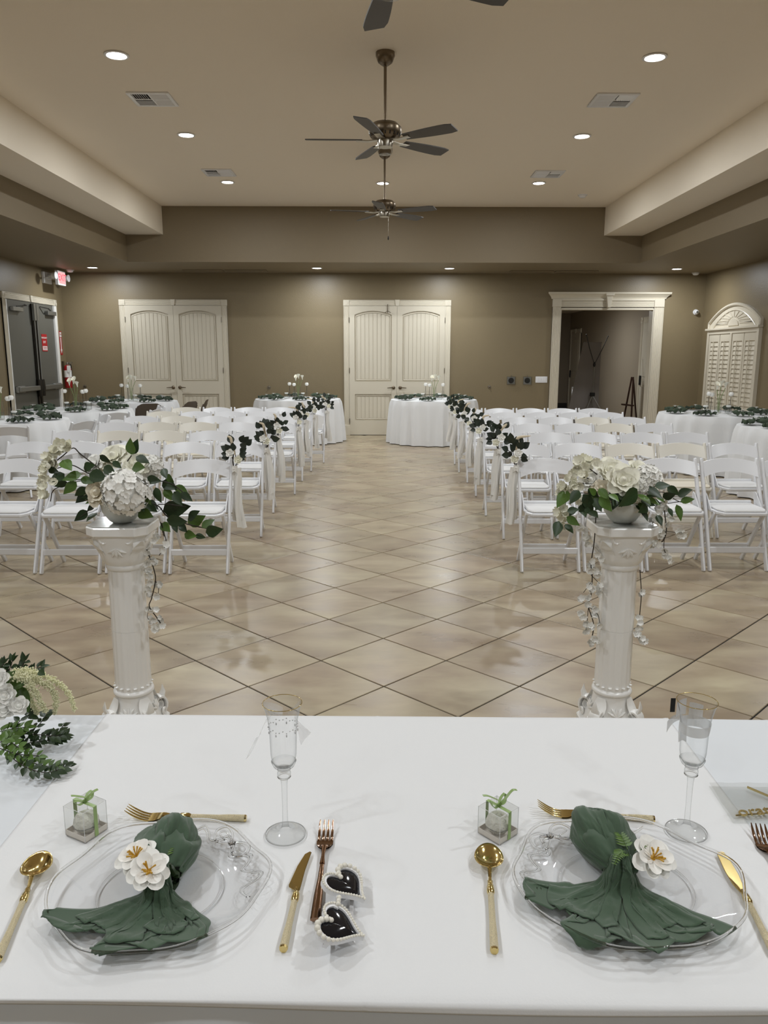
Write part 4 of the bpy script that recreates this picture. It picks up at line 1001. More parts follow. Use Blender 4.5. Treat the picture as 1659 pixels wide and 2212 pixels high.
# ---- flower arrangements on the pedestals
hyd_me = None
def floret_mesh():
    b = MB()
    for k in range(4):
        s0 = len(b.v)
        b.grid(lambda u, v: ((2*u-1)*0.52*sin(pi*(0.1+0.72*v)), v, 0.14*v*v+0.16*(2*u-1)**2*v-0.1*v), 4, 3); b.xf(RZ(k*pi/2+0.3), s0)
    b.sphere((0, 0, 0.05), 0.08, 6, 4)
    return b.mesh('floret', PETW, True, angle=180)
floret_me = floret_mesh()
def blossom_mesh(material, n=5, cup=0.5):
    b = MB()
    for k in range(n):
        s0 = len(b.v); b.grid(lambda u, v: ((2*u-1)*0.5*sin(pi*(0.12+0.7*v)), v, cup*v*v+0.2*(2*u-1)**2), 3, 3); b.xf(RZ(2*pi*k/n), s0)
    return b.mesh('blossom', material, True, angle=180)
bloss_me = blossom_mesh(PETW); frees_me = blossom_mesh(PETC, 6, 0.9)
def arrangement(name, label, orig, scale, px0, py0, Yc, root_xyz, bowl_c, bowl_r, leaves, roses, hyds, frees, hang, stems, seed):
    rg = random.Random(seed); root = empty(name, root_xyz, 0, label, 'flowers', 'pedestal flower arrangements'); R_ = Vector(root_xyz)
    def P_(c, Y): return at(px0+c[0]/scale, py0+c[1]/scale, Y)-R_
    mpp = 0.00183/scale*1.0
    bw = MB().lathe([(0.0, 0), (bowl_r*0.42, 0), (bowl_r*0.62, 0.012), (bowl_r*0.9, 0.045), (bowl_r, 0.085), (bowl_r*0.97, 0.088), (bowl_r*0.85, 0.05), (0, 0.03)], 32)
    part('bowl', bw, BOWL, root, True)
    foam = part('greenery_core', MB().sphere((0, 0, 0.10), bowl_r*0.9, 12, 8, (1, 0.9, 0.6)), LEAFD, root, True)
    for (a, b_, *k) in leaves:
        dy = k[0] if k else (rg.uniform(-0.07, 0.05) if seed == 11 else rg.uniform(-0.15, -0.04)); A_ = P_(a, Yc+dy); B_ = P_(b_, Yc+dy-rg.uniform(0.0, 0.06))
        me = leafA if rg.random() < 0.68 else leafB
        put_leaf(root, A_, B_, (rg.uniform(-.6, .6), -1, rg.uniform(-.1, .8)), me, 1.22)
    for k in range(8 if seed == 11 else 22):
        a = radians(rg.uniform(170, 370)); rr = bowl_r*rg.uniform(0.75, 1.15); b0 = Vector((rr*cos(a)*1.25, rr*sin(a)*0.9, 0.085+rg.uniform(0, 0.03)))
        put_leaf(root, b0, b0+Vector((cos(a)*1.3, sin(a)*0.5-0.2, rg.uniform(-0.9, 0.1))).normalized()*rg.uniform(0.045, 0.065), (cos(a)*0.6, -0.8, 0.7), leafA if rg.random() < 0.6 else leafB, 1.2)
    for i, (c, r_, dy, m_) in enumerate(roses):
        p = P_(c, Yc+dy); rose(root, p, r_*mpp*1.38, (p.x*2.2, -0.55+dy*2, p.z*2.0), m_, seed=seed+i)
    for i, (c, r_, dy) in enumerate(hyds):
        p = P_(c, Yc+dy); rr = r_*mpp
        h = part('hydrangea', MB().sphere((0, 0, 0), rr*0.82, 12, 8), PETW, root, True, mx=T(*p)); n = int(34+rr*700)
        for k in range(n):
            z = 1-2*(k+0.5)/n; a = k*2.399963; q = Vector((sqrt(1-z*z)*cos(a), sqrt(1-z*z)*sin(a), z))
            q = (q+Vector((rg.uniform(-.12, .12), rg.uniform(-.12, .12), rg.uniform(-.12, .12)))).normalized()
            if q.y > 0.75: continue
            s_ = rg.uniform(0.0185, 0.0235); ob('floret', floret_me, h, frame(q*rr*rg.uniform(0.84, 1.0), q.orthogonal(), q+Vector((rg.uniform(-.3, .3), rg.uniform(-.3, .1), rg.uniform(-.2, .4))), s_) @ RZ(rg.uniform(0, 3)))
    for c in frees:
        for k in range(2):
            p = P_((c[0]+rg.uniform(-14, 14), c[1]+rg.uniform(-14, 14)), Yc-0.03+rg.uniform(-0.03, 0.03))
            ob('blossom', frees_me, root, frame(p, (rg.uniform(-1, 1), 0.3, rg.uniform(-1, 1)), (rg.uniform(-.7, .3), -0.8, rg.uniform(0.0, 0.9)), rg.uniform(0.015, 0.021)))
    for c in hang:
        for k in range(3):
            p = P_((c[0]+rg.uniform(-13, 13), c[1]+rg.uniform(-13, 13)), Yc-0.01+rg.uniform(-0.03, 0.03))
            ob('blossom', bloss_me, root, frame(p, (rg.uniform(-1, 1), 0.2, rg.uniform(-1, 1)), (rg.uniform(-.7, .7), -1, rg.uniform(-0.5, 0.5)), rg.uniform(0.011, 0.0155)))
    for pts, rad_ in stems:
        part('stem', MB().tube(bez([P_(c, Yc-0.01) for c in pts], 5), rad_, 6), STEM, root, True)
    return root
LL = [((845,235),(828,105)),((852,232),(890,108)),((880,250),(988,297)),((850,345),(938,332)),((585,238),(672,303)),((690,288),(765,345)),((455,342),(535,318)),((280,280),(352,350)),((165,350),(252,378)),
      ((300,388),(178,452)),((440,392),(270,435)),((320,455),(213,494)),((395,450),(288,560)),((480,500),(378,575)),((505,530),(388,630)),((545,640),(478,695)),((485,690),(383,775)),((562,708),(472,768)),
      ((965,430),(1085,450),-.05),((1040,500),(1080,630),-.05),((1100,345),(1128,425)),((1130,400),(1182,458)),((1098,450),(1205,512)),((1195,488),(1312,557)),((1245,545),(1342,612)),((1108,515),(1195,612)),((1190,535),(1248,645)),
      ((1100,690),(1315,660)),((1130,765),(1295,785)),((1305,762),(1388,688)),((1305,800),(1438,738)),((1415,825),(1518,758)),((1448,868),(1580,843)),((1362,892),(1450,908)),((1275,880),(1365,897)),((1088,795),(1152,855)),((1235,800),(1292,862)),
      ((940,640),(1050,690),-.03),((900,700),(1010,735),-.06),((620,330),(710,400),-.06),((500,390),(640,430),-.05),((430,430),(540,460),-.04),((640,400),(560,340),-.02),((1180,790),(1220,870)),((960,560),(1000,640),-.08)]
arrangement('flower_arrangement', 'white hydrangea and rose arrangement on the left pedestal, branch trailing to the right', None, 3.77, 60, 920, PYD-0.02,
    (pLt.x+0.005, PYD-0.02, PT), (740, 690), 0.082, LL,
    [((700,255),112,.03,PETC),((880,320),98,0,PETC),((540,315),80,0.02,PETW),((570,545),100,-0.04,PETB),((640,300),70,.05,PETC)],
    [((800,540),184,-0.10),((1010,335),86,0.04)],
    [(355,160),(310,150),(262,150),(235,195),(205,215),(225,240),(185,290),(165,270),(210,300),(150,330),(150,370),(185,330),(125,410),(140,440),(120,470),(140,500),(135,530),(150,572),(205,470),(300,180)],
    [(1030,925),(1060,900),(1120,965),(1110,1010),(970,1040),(1010,1090),(975,1120),(1030,1110),(975,1180),(990,1210),(1000,1270),(1060,1280),(1085,1290),(980,1330),(1050,1390),(985,1360),(990,1490),(1045,1500),(1010,1580),(1085,1570),(1050,1630),(1080,1620),(1040,1655)],
    [([(800,420),(790,330),(845,240)],.0022),([(850,345),(810,380),(760,400)],.0018),([(560,330),(430,230),(370,180),(290,240),(240,280)],.0024),([(600,430),(480,380),(360,320),(240,345)],.0022),([(560,440),(420,450),(250,500),(200,540),(185,615)],.0018),([(560,440),(400,440),(300,470)],.002),
     ([(960,470),(1080,450),(1200,490),(1330,600)],.0022),([(930,610),(1060,650),(1140,740),(1300,800),(1480,840)],.0026),([(1060,640),(1160,640),(1290,660)],.0018),([(540,650),(470,710),(400,760)],.0016),
     ([(1090,790),(1110,870),(1125,960),(1070,1055)],.0016),([(960,985),(1000,1090),(1030,1180),(1040,1260),(1010,1400),(990,1470),(1050,1560),(1090,1620)],.0022),([(1040,1260),(1065,1320),(1060,1380)],.0014),([(990,1480),(975,1560),(1030,1600)],.0012),([(1080,780),(1110,900),(1090,830)],.0016)], 11)
RLv = [((250,372),(158,492)),((335,365),(262,470)),((240,530),(335,515)),((235,575),(338,648)),((225,635),(292,703)),((175,610),(148,735)),((365,395),(460,548)),((455,425),(512,535)),((405,355),(495,425)),((490,352),(575,435)),((495,415),(602,535)),((575,395),(655,445)),
       ((800,355),(668,500)),((800,392),(882,352)),((805,395),(915,470)),((865,345),(1005,425)),((935,335),(1065,318)),((1035,335),(1138,405)),((1118,405),(1230,355)),((1140,455),(1255,430)),((1110,478),(1158,610)),((1045,505),(1085,575)),((880,490),(820,540)),((820,510),(892,605)),((955,560),(998,645)),((345,480),(392,575)),((420,530),(485,575)),
       ((300,500),(260,570)),((560,420),(690,400),-.03),((880,420),(960,400)),((1000,420),(1100,400)),((420,440),(340,540)),((470,400),(420,350)),((380,500),(430,560)),((690,400),(640,470),-.08)]
arrangement('flower_arrangement', 'cream rose arrangement with drooping greenery on the right pedestal', None, 3.686, 1160, 960, PYD-0.02,
    (pRt.x-0.005, PYD-0.02, PT), (660, 560), 0.082, RLv,
    [((585,205),98,.03,PETC),((682,292),112,-.06,PETC),((800,205),78,.03,PETC),((512,345),62,-.04,PETB),((790,462),66,-.06,PETB),((430,285),80,0,PETW),((620,470),50,-.04,PETB)],
    [((880,262),92,0.0),((820,340),50,-0.04)],
    [(370,120),(455,150),(320,195),(390,190),(290,235),(355,240),(245,275),(295,300),(205,335),(330,335),(225,370),(190,385),(275,330),(340,150),(415,140),(195,525),(230,560),(190,590),(210,640),(330,440),(215,545)],
    [(330,670),(370,680),(400,740),(410,780),(480,880),(510,905),(430,940),(445,980),(470,1020),(420,1010),(480,1040),(415,1125),(425,1160),(505,1140),(495,1190),(355,1220),(400,1220),(405,1265),(345,1335),(365,1375),(455,1310),(470,1360),(380,1430),(430,1445),(490,1430),(395,1485),(425,1580),(460,1550),(490,1560),
     (1050,430),(1020,500),(1005,465),(950,500),(960,550),(930,590),(1045,560),(1065,600),(1030,640),(970,690),(990,710),(1130,700),(1165,715),(1145,725),(910,805),(950,790),(1010,860),(1030,890),(1050,915),(900,450),(815,1370),(815,1420),(810,1460),(800,1510),(830,1550),(850,1560),(820,1178)],
    [([(560,300),(480,240),(420,195)],.0024),([(560,300),(450,280),(370,262)],.0024),([(500,330),(350,310),(270,340),(230,430),(230,520)],.0018),([(470,400),(330,390),(260,470)],.0018),([(470,560),(455,780),(430,950),(440,1050),(430,1200),(410,1290),(450,1430),(435,1560)],.0022),([(410,1290),(400,1400),(390,1480)],.0014),([(430,1040),(500,1110)],.0014),([(410,1290),(480,1350),(500,1420)],.0014),([(430,1100),(370,1180)],.0012),
     ([(900,440),(1000,480),(1020,580),(1030,690),(1000,770),(930,800)],.0022),([(1020,690),(1010,820),(1030,880)],.0014),([(1030,690),(1100,700)],.0012),([(840,400),(1000,380),(1100,440),(1150,460)],.0018),([(1040,470),(1140,455)],.0016),([(820,1000),(830,1200),(815,1400),(820,1540)],.0018)], 23)
# ================================================================ HEAD TABLE
HT = Matrix.Translation((0, 1.196, 0)) @ RZ(radians(-1.0))
ht = empty('head_table', (0, 1.196, 0), radians(-1.0), 'long head table draped in white in the foreground', 'table')
part('tabletop', MB().box(-1.22, 1.22, -0.370, 0.370, 0.735, 0.762), WOOD, ht, bevel=0.006)
for sx in (-1, 1):
    for sy in (-1, 1): part('leg', MB().tube([(sx*1.0, sy*0.26, 0.735), (sx*1.04, sy*0.28, 0.0)], 0.016, 8), GREYM, ht)
def nz(x, y, s, k=0.0): return noise.noise(Vector((x*s, y*s, k)))
# floor-length cloth
def cloth_path(x, v):                       # v: 0 front hem .. 1 back hem
    fx = 0.5+0.5*sin(x*19+1.5*sin(x*5)); f2 = 0.5+0.5*sin(x*33+2)
    if v < 0.3:
        t = 1-v/0.3; return (-0.374-0.004*min(1, t*9)-t**0.8*(0.05*fx+0.018*f2), 0.764-0.003*min(1, t*20)-0.745*t)
    if v > 0.7:
        t = (v-0.7)/0.3; return (0.374+0.004*min(1, t*9)+t**0.8*(0.05*fx+0.018*f2), 0.764-0.003*min(1, t*20)-0.745*t)
    s = (v-0.3)/0.4; y = -0.374+0.748*s
    return (y, 0.764+0.0012*nz(x, y, 7)+0.0012)
tc_ = MB().grid(lambda u, v: (-1.226+2.452*u, *cloth_path(-1.226+2.452*u, v)), 150, 60)
for sx in (-1, 1):
    tc_.grid(lambda u, v: (sx*(1.226+v*(0.03+0.03*sin(u*40))), -0.374+0.748*u, 0.764-0.745*v), 30, 10)
tag(ob('tablecloth', tc_.mesh('tablecloth', LINEN2, True, angle=60), None, HT), 'bluish white floor-length cloth under the runner on the head table', 'tablecloth')
# runner laid across the middle
RZ0 = 0.7672
def runner(u, v):
    x = -0.598+1.212*u; crease = 0.0010*math.exp(-((x+0.012)/0.0025)**2); hem = 0.0009 if (abs(x+0.598) < 0.012 or abs(x-0.614) < 0.012) else 0
    if v < 0.12:
        t = 1-v/0.12; y = -0.386-0.004*min(1, t*2)-0.003*sin(x*6)*t; z = RZ0-0.001-0.009*t*t-0.003*sin(x*4+1)*t
    elif v > 0.85:
        t = (v-0.85)/0.15; y = 0.381+0.004*min(1, t*2); z = RZ0-0.001-0.20*t
    else:
        s = (v-0.12)/0.73; y = -0.386+0.767*s; z = RZ0+0.0006*nz(x, y, 5, 3)
        if s < 0.06: z += 0.0008
    return (x, y, z+crease+hem)
rn = ob('table_runner', MB().grid(runner, 200, 70).mesh('table_runner', LINEN, True, angle=60), None, HT)
sm = rn.modifiers.new('thickness', 'SOLIDIFY'); sm.thickness = 0.0012; sm.offset = -1
tag(rn, 'smooth white runner cloth with hemmed edges laid over the head table', 'cloth')
ZT = RZ0+0.0012

# ---------------------------------------------------------------- glass chargers
def charger(cx_, cy_, Rx, Ry, rot, bow, label, fl=1):
    r = empty('glass_charger', (cx_, cy_, ZT), rot, label, 'plate', 'clear glass chargers on the head table')
    def rf(a): return 1+0.026*sin(6*a+0.7)+0.014*sin(3*a+2)+0.010*sin(9*a)
    prof = [(0.0, 0.0032), (0.3, 0.0032), (0.56, 0.0032), (0.60, 0.0038), (0.63, 0.0060), (0.72, 0.0080), (0.84, 0.0125), (0.94, 0.0170), (1.0, 0.0205)]
    def f(u, v):
        a = 2*pi*u; i = min(int(v*8), 7); t = v*8-i; q = prof[i][0]*(1-t)+prof[i+1][0]*t; z = prof[i][1]*(1-t)+prof[i+1][1]*t
        k = 1+(rf(a)-1)*max(0, (q-0.55)/0.45); z += 0.0022*sin(6*a+0.7)*max(0, q-0.7)/0.3
        return (Rx*q*k*cos(a), Ry*q*k*sin(a), z)
    part('plate', MB().grid(f, 96, 24, True), GLASSP, r, True, angle=180)
    rim = [Vector(f(k/96, 1.0)) for k in range(97)]
    part('rim', MB().tube(rim, 0.0023, 8, False), RIMG, r, True, angle=180)
    part('foot_ring', MB().tube([(Rx*0.58*cos(t*pi/30), Ry*0.58*sin(t*pi/30), 0.0030) for t in range(61)], 0.0013, 6, False), RIMG, r, True, angle=180)
    # pressed bow with two wavy ribbons
    b = MB()
    def on(a, q, dz=0.001):                    # point on the rim slope
        p = Vector(f((a/(2*pi)) % 1.0, min(q, 0.99))); p.z += dz; return p
    v_of = lambda q: next(((i+(q-prof[i][0])/(prof[i+1][0]-prof[i][0]))/8 for i in range(8) if q <= prof[i+1][0]), 1.0)
    P = lambda da, q: on(bow+da, v_of(q))
    for sg_ in (-1, 1):
        lp = [P(0, 0.86), P(sg_*0.10, 0.94), P(sg_*0.22, 0.97), P(sg_*0.30, 0.90), P(sg_*0.24, 0.80), P(sg_*0.12, 0.80), P(0, 0.86)]
        b.tube(bez(lp, 5), 0.0018, 6, False)
        lp = [P(0.02*sg_, 0.86), P(sg_*0.10, 0.90), P(sg_*0.20, 0.92), P(sg_*0.24, 0.88), P(sg_*0.12, 0.84)]
        b.tube(bez(lp, 4), 0.0012, 6, False)
        for o_ in (0.0, 0.035):
            wv = [P(sg_*(0.02+0.09*k), 0.80+o_+0.07*sin(k*1.45+(0.6 if sg_ > 0 else 2.2))+0.004*k) for k in range(13)]
            b.tube(bez(wv, 4), [0.0017*(1-0.5*i/(48)) for i in range(49)], 6, False)
    b.sphere(P(0, 0.86), 0.006, 8, 6, (1, 1, 0.6))
    part('pressed_bow', b, RIMG, r, True, angle=180)
    return r
charger(-0.317, 1.008, 0.152, 0.146, 0.0, radians(48), 'clear wavy-edged glass charger under the napkin with two flowers')
charger(0.360, 1.012, 0.164, 0.146, 0.0, radians(128), 'clear wavy-edged glass charger under the napkin with one flower')

# ---------------------------------------------------------------- cloth napkins
def relax(X, du, dv, pin, floor_fn, steps=70, iters=10, bend=0.12, g=0.0009, fric=0.55, stuff=None, clampx=None, clampy=None):
    # position-based cloth: X (nv+1, nu+1, 3), rest spacing du / dv
    V = np.zeros_like(X); dv = dv*np.ones((1, X.shape[1], 1)); dg = np.sqrt(du*du+dv*dv)
    C = []
    for st in (0, 1):
        C += [((slice(None), slice(st, -1, 2)), (slice(None), slice(st+1, None, 2)), du, 1.0), ((slice(st, -1, 2), slice(None)), (slice(st+1, None, 2), slice(None)), dv, 1.0)]
        C += [((slice(st, -1, 2), slice(0, -1)), (slice(st+1, None, 2), slice(1, None)), dg[:, 1:], 0.35), ((slice(st, -1, 2), slice(1, None)), (slice(st+1, None, 2), slice(0, -1)), dg[:, :-1], 0.35)]
    C += [((slice(None), slice(0, -2)), (slice(None), slice(2, None)), 2*du, bend), ((slice(0, -2), slice(None)), (slice(2, None), slice(None)), 2*dv, bend)]
    W = np.where(pin, 0.0, 1.0)[..., None]
    for s_ in range(steps):
        P = X+(V*0.965-np.array([0, 0, g]))*W
        for _ in range(iters):
            for (a, b_, L, k) in C:
                A, B = P[a], P[b_]; n_ = min(A.shape[0], B.shape[0]); m_ = min(A.shape[1], B.shape[1]); A, B = A[:n_, :m_], B[:n_, :m_]
                wa, wb = W[a][:n_, :m_], W[b_][:n_, :m_]; D = B-A; ln = np.linalg.norm(D, axis=2, keepdims=True)+1e-9
                L = L if np.isscalar(L) else L[:, :m_]; kk = k if k != bend else np.where(ln < L, bend, 0.0)
                R_ = D/ln*(ln-L)*kk/np.maximum(wa+wb, 1e-6)
                if k < 1: R_ = R_*0.5
                PA, PB = P[a], P[b_]; PA[:n_, :m_] += R_*wa; PB[:n_, :m_] -= R_*wb
            if stuff is not None:
                c0, rr = stuff; Q = (P-c0)/rr; q = np.linalg.norm(Q, axis=2, keepdims=True); P = np.where((q < 1) & (W > 0), c0+Q/np.maximum(q, 1e-6)*rr, P)
            if clampx: P[..., 0] = np.clip(P[..., 0], -clampx, clampx); P[..., 1] = np.minimum(P[..., 1], clampy)
            f_ = floor_fn(P[..., 0], P[..., 1]); P[..., 2] = np.where(P[..., 2] < f_, f_, P[..., 2])
        f_ = floor_fn(P[..., 0], P[..., 1]); V = P-X; hit = (P[..., 2] <= f_+1e-5)[..., None]; V = np.where(hit, V*(1-fric), V); X = P
    return X
def plate_floor(K, ctr, Rx, Ry, field=None, gap=0.0018):
    def f(x, y):
        q = np.sqrt(((x+K[0]-ctr[0])/Rx)**2+((y+K[1]-ctr[1])/Ry)**2)
        z = np.where(q < 0.6, 0.004, 0.004+0.017*np.clip((q-0.6)/0.4, 0, 1)); z = np.where(q > 1.03, 0.001, z)
        if field is not None:
            i = np.clip(((x+0.22)/0.004).astype(int), 0, 109); j = np.clip(((y+0.22)/0.004).astype(int), 0, 109); z = np.maximum(z, field[i, j]+gap)
        return z
    return f
def add_field(field, X):
    i = np.clip(((X[..., 0]+0.22)/0.004).astype(int), 0, 109); j = np.clip(((X[..., 1]+0.22)/0.004).astype(int), 0, 109)
    np.maximum.at(field, (i.ravel(), j.ravel()), X[..., 2].ravel())
def sheet_mb(X):
    nv, nu = X.shape[0]-1, X.shape[1]-1; b = MB(); b.v = [Vector(p) for p in X.reshape(-1, 3)]
    b.f = [(j*(nu+1)+i, j*(nu+1)+i+1, (j+1)*(nu+1)+i+1, (j+1)*(nu+1)+i) for j in range(nv) for i in range(nu)]; return b
def tail_sheet(a0, a1, L, Wd, nf, seed, floor_fn, z0=0.03, nu=72, nv=34):
    rs = np.random.RandomState(seed); u = np.linspace(0, 1, nu+1); v = np.linspace(0, 1, nv+1); U, V_ = np.meshgrid(u, v)
    ph = rs.uniform(0, 1); warp = U+0.045*np.sin(2*pi*(1.5*U+rs.uniform()))+0.02*np.sin(2*pi*(3.7*U+rs.uniform()))
    tri = np.abs(((warp*nf+ph) % 1.0)*2-1)*2-1; A0, A1 = radians(a0), radians(a1); da = A1-A0
    r = 0.012+L*V_; arc = r*da; amp = np.sqrt(np.maximum(Wd**2-arc**2, 1e-6))/(4*nf)
    ang = A0+da*U; lift = z0*(1-V_)**1.2+0.012
    X = np.stack([r*np.cos(ang), r*np.sin(ang), lift+amp*(tri+1)*(0.35+0.65*np.clip(V_*3, 0, 1))], -1)
    X[..., 2] += 0.004*np.sin(9*U+seed)*V_
    pin = np.zeros(U.shape, bool); pin[0] = True
    Lu = L*(0.80+0.24*np.sin(pi*(1.25*u+rs.uniform(0, 0.5)))**2+0.07*np.sin(2*pi*(2.3*u+rs.uniform())))
    X = relax(X, Wd/nu, (Lu/nv)[None, :, None], pin, floor_fn, 80, 10, 0.30)
    for _ in range(5):
        Q = np.pad(X, ((1, 1), (1, 1), (0, 0)), mode='edge'); A_ = (Q[:-2, 1:-1]+Q[2:, 1:-1]+Q[1:-1, :-2]+Q[1:-1, 2:])/4
        Y = X*0.5+A_*0.5; Y[0] = X[0]; Y[-1, :, :2] = X[-1, :, :2]; Y[:, 0, :2] = X[:, 0, :2]; Y[:, -1, :2] = X[:, -1, :2]; X = Y; X[..., 2] = np.maximum(X[..., 2], floor_fn(X[..., 0], X[..., 1]))
    return X
def puff_mb(L, W, H_, seed):
    rid = lambda p, k: (1-abs(noise.noise(p)))**k
    def wr(a, v): return 0.0042*rid(Vector((a*1.9+seed, v*1.1, seed)), 3)+0.0022*rid(Vector((a*4.2, v*2.6+seed, 2.0)), 3)-0.003
    def f(u, v):
        a = 2*pi*u; w_ = W*(0.30+0.70*sin(pi*min(1, v*0.84+0.08))**0.75); n1 = noise.noise(Vector((cos(a)*1.4, sin(a)*1.4, v*2.2+seed)))
        cr = 1+0.26*n1+0.07*sin(5*a+6*v+seed)*sin(pi*v); d_ = wr(a, v)
        x = (w_*cr+d_)*cos(a); z = 0.032+(H_*sin(pi*(0.16+0.72*v))*cr+d_)*sin(a)
        return (x, L*v+0.010*n1-0.012*sin(a)*sin(pi*v), max(z, 0.007))
    b = MB().grid(f, 72, 40, True)
    def roll(x_off, w0, a_lo, a_hi, y0, y1, lift, sd):           # folds rolled over the bulb
        def g(u, v):
            a = pi*(a_lo+(a_hi-a_lo)*u); n1 = noise.noise(Vector((u*2.4, v*2.4, sd))); d_ = wr(a+sd, v)
            w_ = W*w0*(0.45+0.55*sin(pi*(0.08+0.80*v)))
            x = x_off*W*sin(pi*v)+(w_*(0.96+0.16*n1)+d_)*cos(a); z = 0.034+((H_*lift)*sin(pi*(0.10+0.74*v))*(1+0.2*n1)+d_)*sin(a)
            return (x, L*(y0+(y1-y0)*v)+0.014*sin(2*a+sd)+0.008*n1, max(z, 0.009))
        b.grid(g, 44, 32)
    roll(0.10, 1.02, 0.02, 0.62, 0.10, 1.02, 1.12, seed+9); roll(-0.22, 0.86, 0.40, 1.02, 0.05, 0.94, 1.20, seed+4); roll(0.35, 0.55, 0.0, 0.85, 0.22, 0.90, 1.34, seed+15)
    return b
fg_petal = MB().grid(lambda u, v: ((2*u-1)*0.40*sin(pi*(0.10+0.58*v))**0.9, v*(1-0.20*(2*u-1)**2-0.07*max(0, v-0.7)*max(0, 1-3*abs(2*u-1))), 0.18*v-0.16*v*v+0.10*(2*u-1)**2+0.03*sin(v*5+4*u)), 6, 7).mesh('petal', PETW, True, angle=180)
def fg_flower(parent, pos, axis, size, seed):
    rg = random.Random(seed); M = frame(pos, Vector(axis).orthogonal(), axis)
    fl_ = ob('flower', MB().lathe([(0, -0.006), (0.006, -0.004), (0.006, 0.003), (0, 0.004)], 10).mesh('receptacle', YELLOW, True), parent, M)
    for (n, tl, sc, z0) in ((7, 3, 1.0, 0.0), (6, 20, 0.84, 0.002)):
        for k in range(n):
            a = 2*pi*k/n+rg.uniform(-.12, .12)+(0.35 if tl > 10 else 0); s_ = size*sc*rg.uniform(0.92, 1.08)
            ob('petal', fg_petal, fl_, RZ(a) @ T(0, 0.003, z0) @ RX(radians(tl+rg.uniform(-7, 9))) @ SC(s_, s_, s_))
    st = MB()
    for k in range(12):
        a = rg.uniform(0, 6.28); d = rg.uniform(0.2, 0.42)*size; st.tube([(0, 0, 0.003), (d*0.5*cos(a), d*0.5*sin(a), 0.4*size), (d*cos(a), d*sin(a), 0.55*size)], [0.0007, 0.0008, 0.0014], 5)
    part('stamens', st, YELLOW, fl_, True); return fl_
def fern(parent, base, dirv, L, me, n=9):
    d = Vector(dirv).normalized(); s_ = Vector((-d.y, d.x, 0)); b = MB().tube([base, Vector(base)+d*L*0.5+Vector((0, 0, 0.006)), Vector(base)+d*L], 0.0008, 5)
    st = part('frond', b, LEAFM, parent)
    for k in range(n):
        t = 0.12+0.85*k/(n-1)
        for sg_ in (-1, 1):
            p = Vector(base)+d*L*t+Vector((0, 0, 0.005*sin(pi*t))); put_leaf(st, p, p+(d*0.6+s_*sg_)*L*0.30*(1.05-t*0.7)+Vector((0, 0, 0.002)), (0, -0.3, 1), me, 0.8)
def napkin(K, pdir, tails, puff, flowers, leafy, ctr, R_, label, seed):
    r = empty('napkin', (K[0], K[1], ZT), 0, label, 'napkin', 'sage napkins on the head table'); fld = np.zeros((110, 110))
    for i, (a0, a1, L, Wd, nf) in enumerate(tails):
        X = tail_sheet(a0, a1, L, Wd, nf, seed+i, plate_floor(K, ctr, *R_, fld), 0.022+0.006*i); add_field(fld, X)
        o = part('tail', sheet_mb(X), SAGE, r, True, angle=180)
        m_ = o.modifiers.new('thickness', 'SOLIDIFY'); m_.thickness = 0.0010; m_.offset = 0
    o = part('puff', puff_mb(*puff, seed), SAGE, r, True, angle=180, mx=RZ(pdir-pi/2)); m_ = o.modifiers.new('thickness', 'SOLIDIFY'); m_.thickness = 0.0010; m_.offset = 0
    part('ring', MB().tube([(0.020*cos(t*pi/12), 0.004*sin(t*2), 0.026+0.020*sin(t*pi/12)) for t in range(25)], 0.005, 8, False), LEAFD, r, True)
    for (p, ax, s2, sd) in flowers: fg_flower(r, p, ax, s2, sd)
    for (p, d, L) in leafy: fern(r, p, d, L, leafB)
    return r
K1 = atz(352, 1905, ZT+0.02); K2 = atz(1338, 1885, ZT+0.02)
napkin((K1.x, K1.y), radians(102), [(205, 266, 0.180, 0.26, 3.2), (262, 318, 0.168, 0.25, 3.3), (212, 262, 0.142, 0.20, 2.6), (276, 316, 0.130, 0.18, 2.5)], (0.108, 0.046, 0.030),
       [((-0.036, 0.004, 0.054), (-0.15, -0.35, 1), 0.028, 1), ((-0.010, -0.028, 0.056), (0.1, -0.5, 1), 0.028, 2)],
       [((0.0, 0.01, 0.052), (0.25, 1, 0), 0.035)], (-0.317, 1.008), (0.152, 0.146), 'sage green napkin tied with two white blossoms on the left charger', 3)
napkin((K2.x, K2.y), radians(97), [(190, 250, 0.185, 0.27, 3.3), (252, 317, 0.190, 0.28, 3.4), (198, 245, 0.148, 0.20, 2.6), (272, 314, 0.15, 0.19, 2.5)], (0.124, 0.042, 0.030),
       [((0.044, -0.006, 0.046), (0.30, -0.55, 1), 0.031, 5)],
       [((0.010, 0.0, 0.058), (-0.1, 1, 0), 0.045), ((0.005, 0.0, 0.056), (-0.6, -0.8, 0), 0.04), ((0.02, 0, 0.056), (0.8, 0.5, 0), 0.035)], (0.360, 1.012), (0.164, 0.146), 'sage green napkin tied with one white blossom and fern on the right charger', 31)

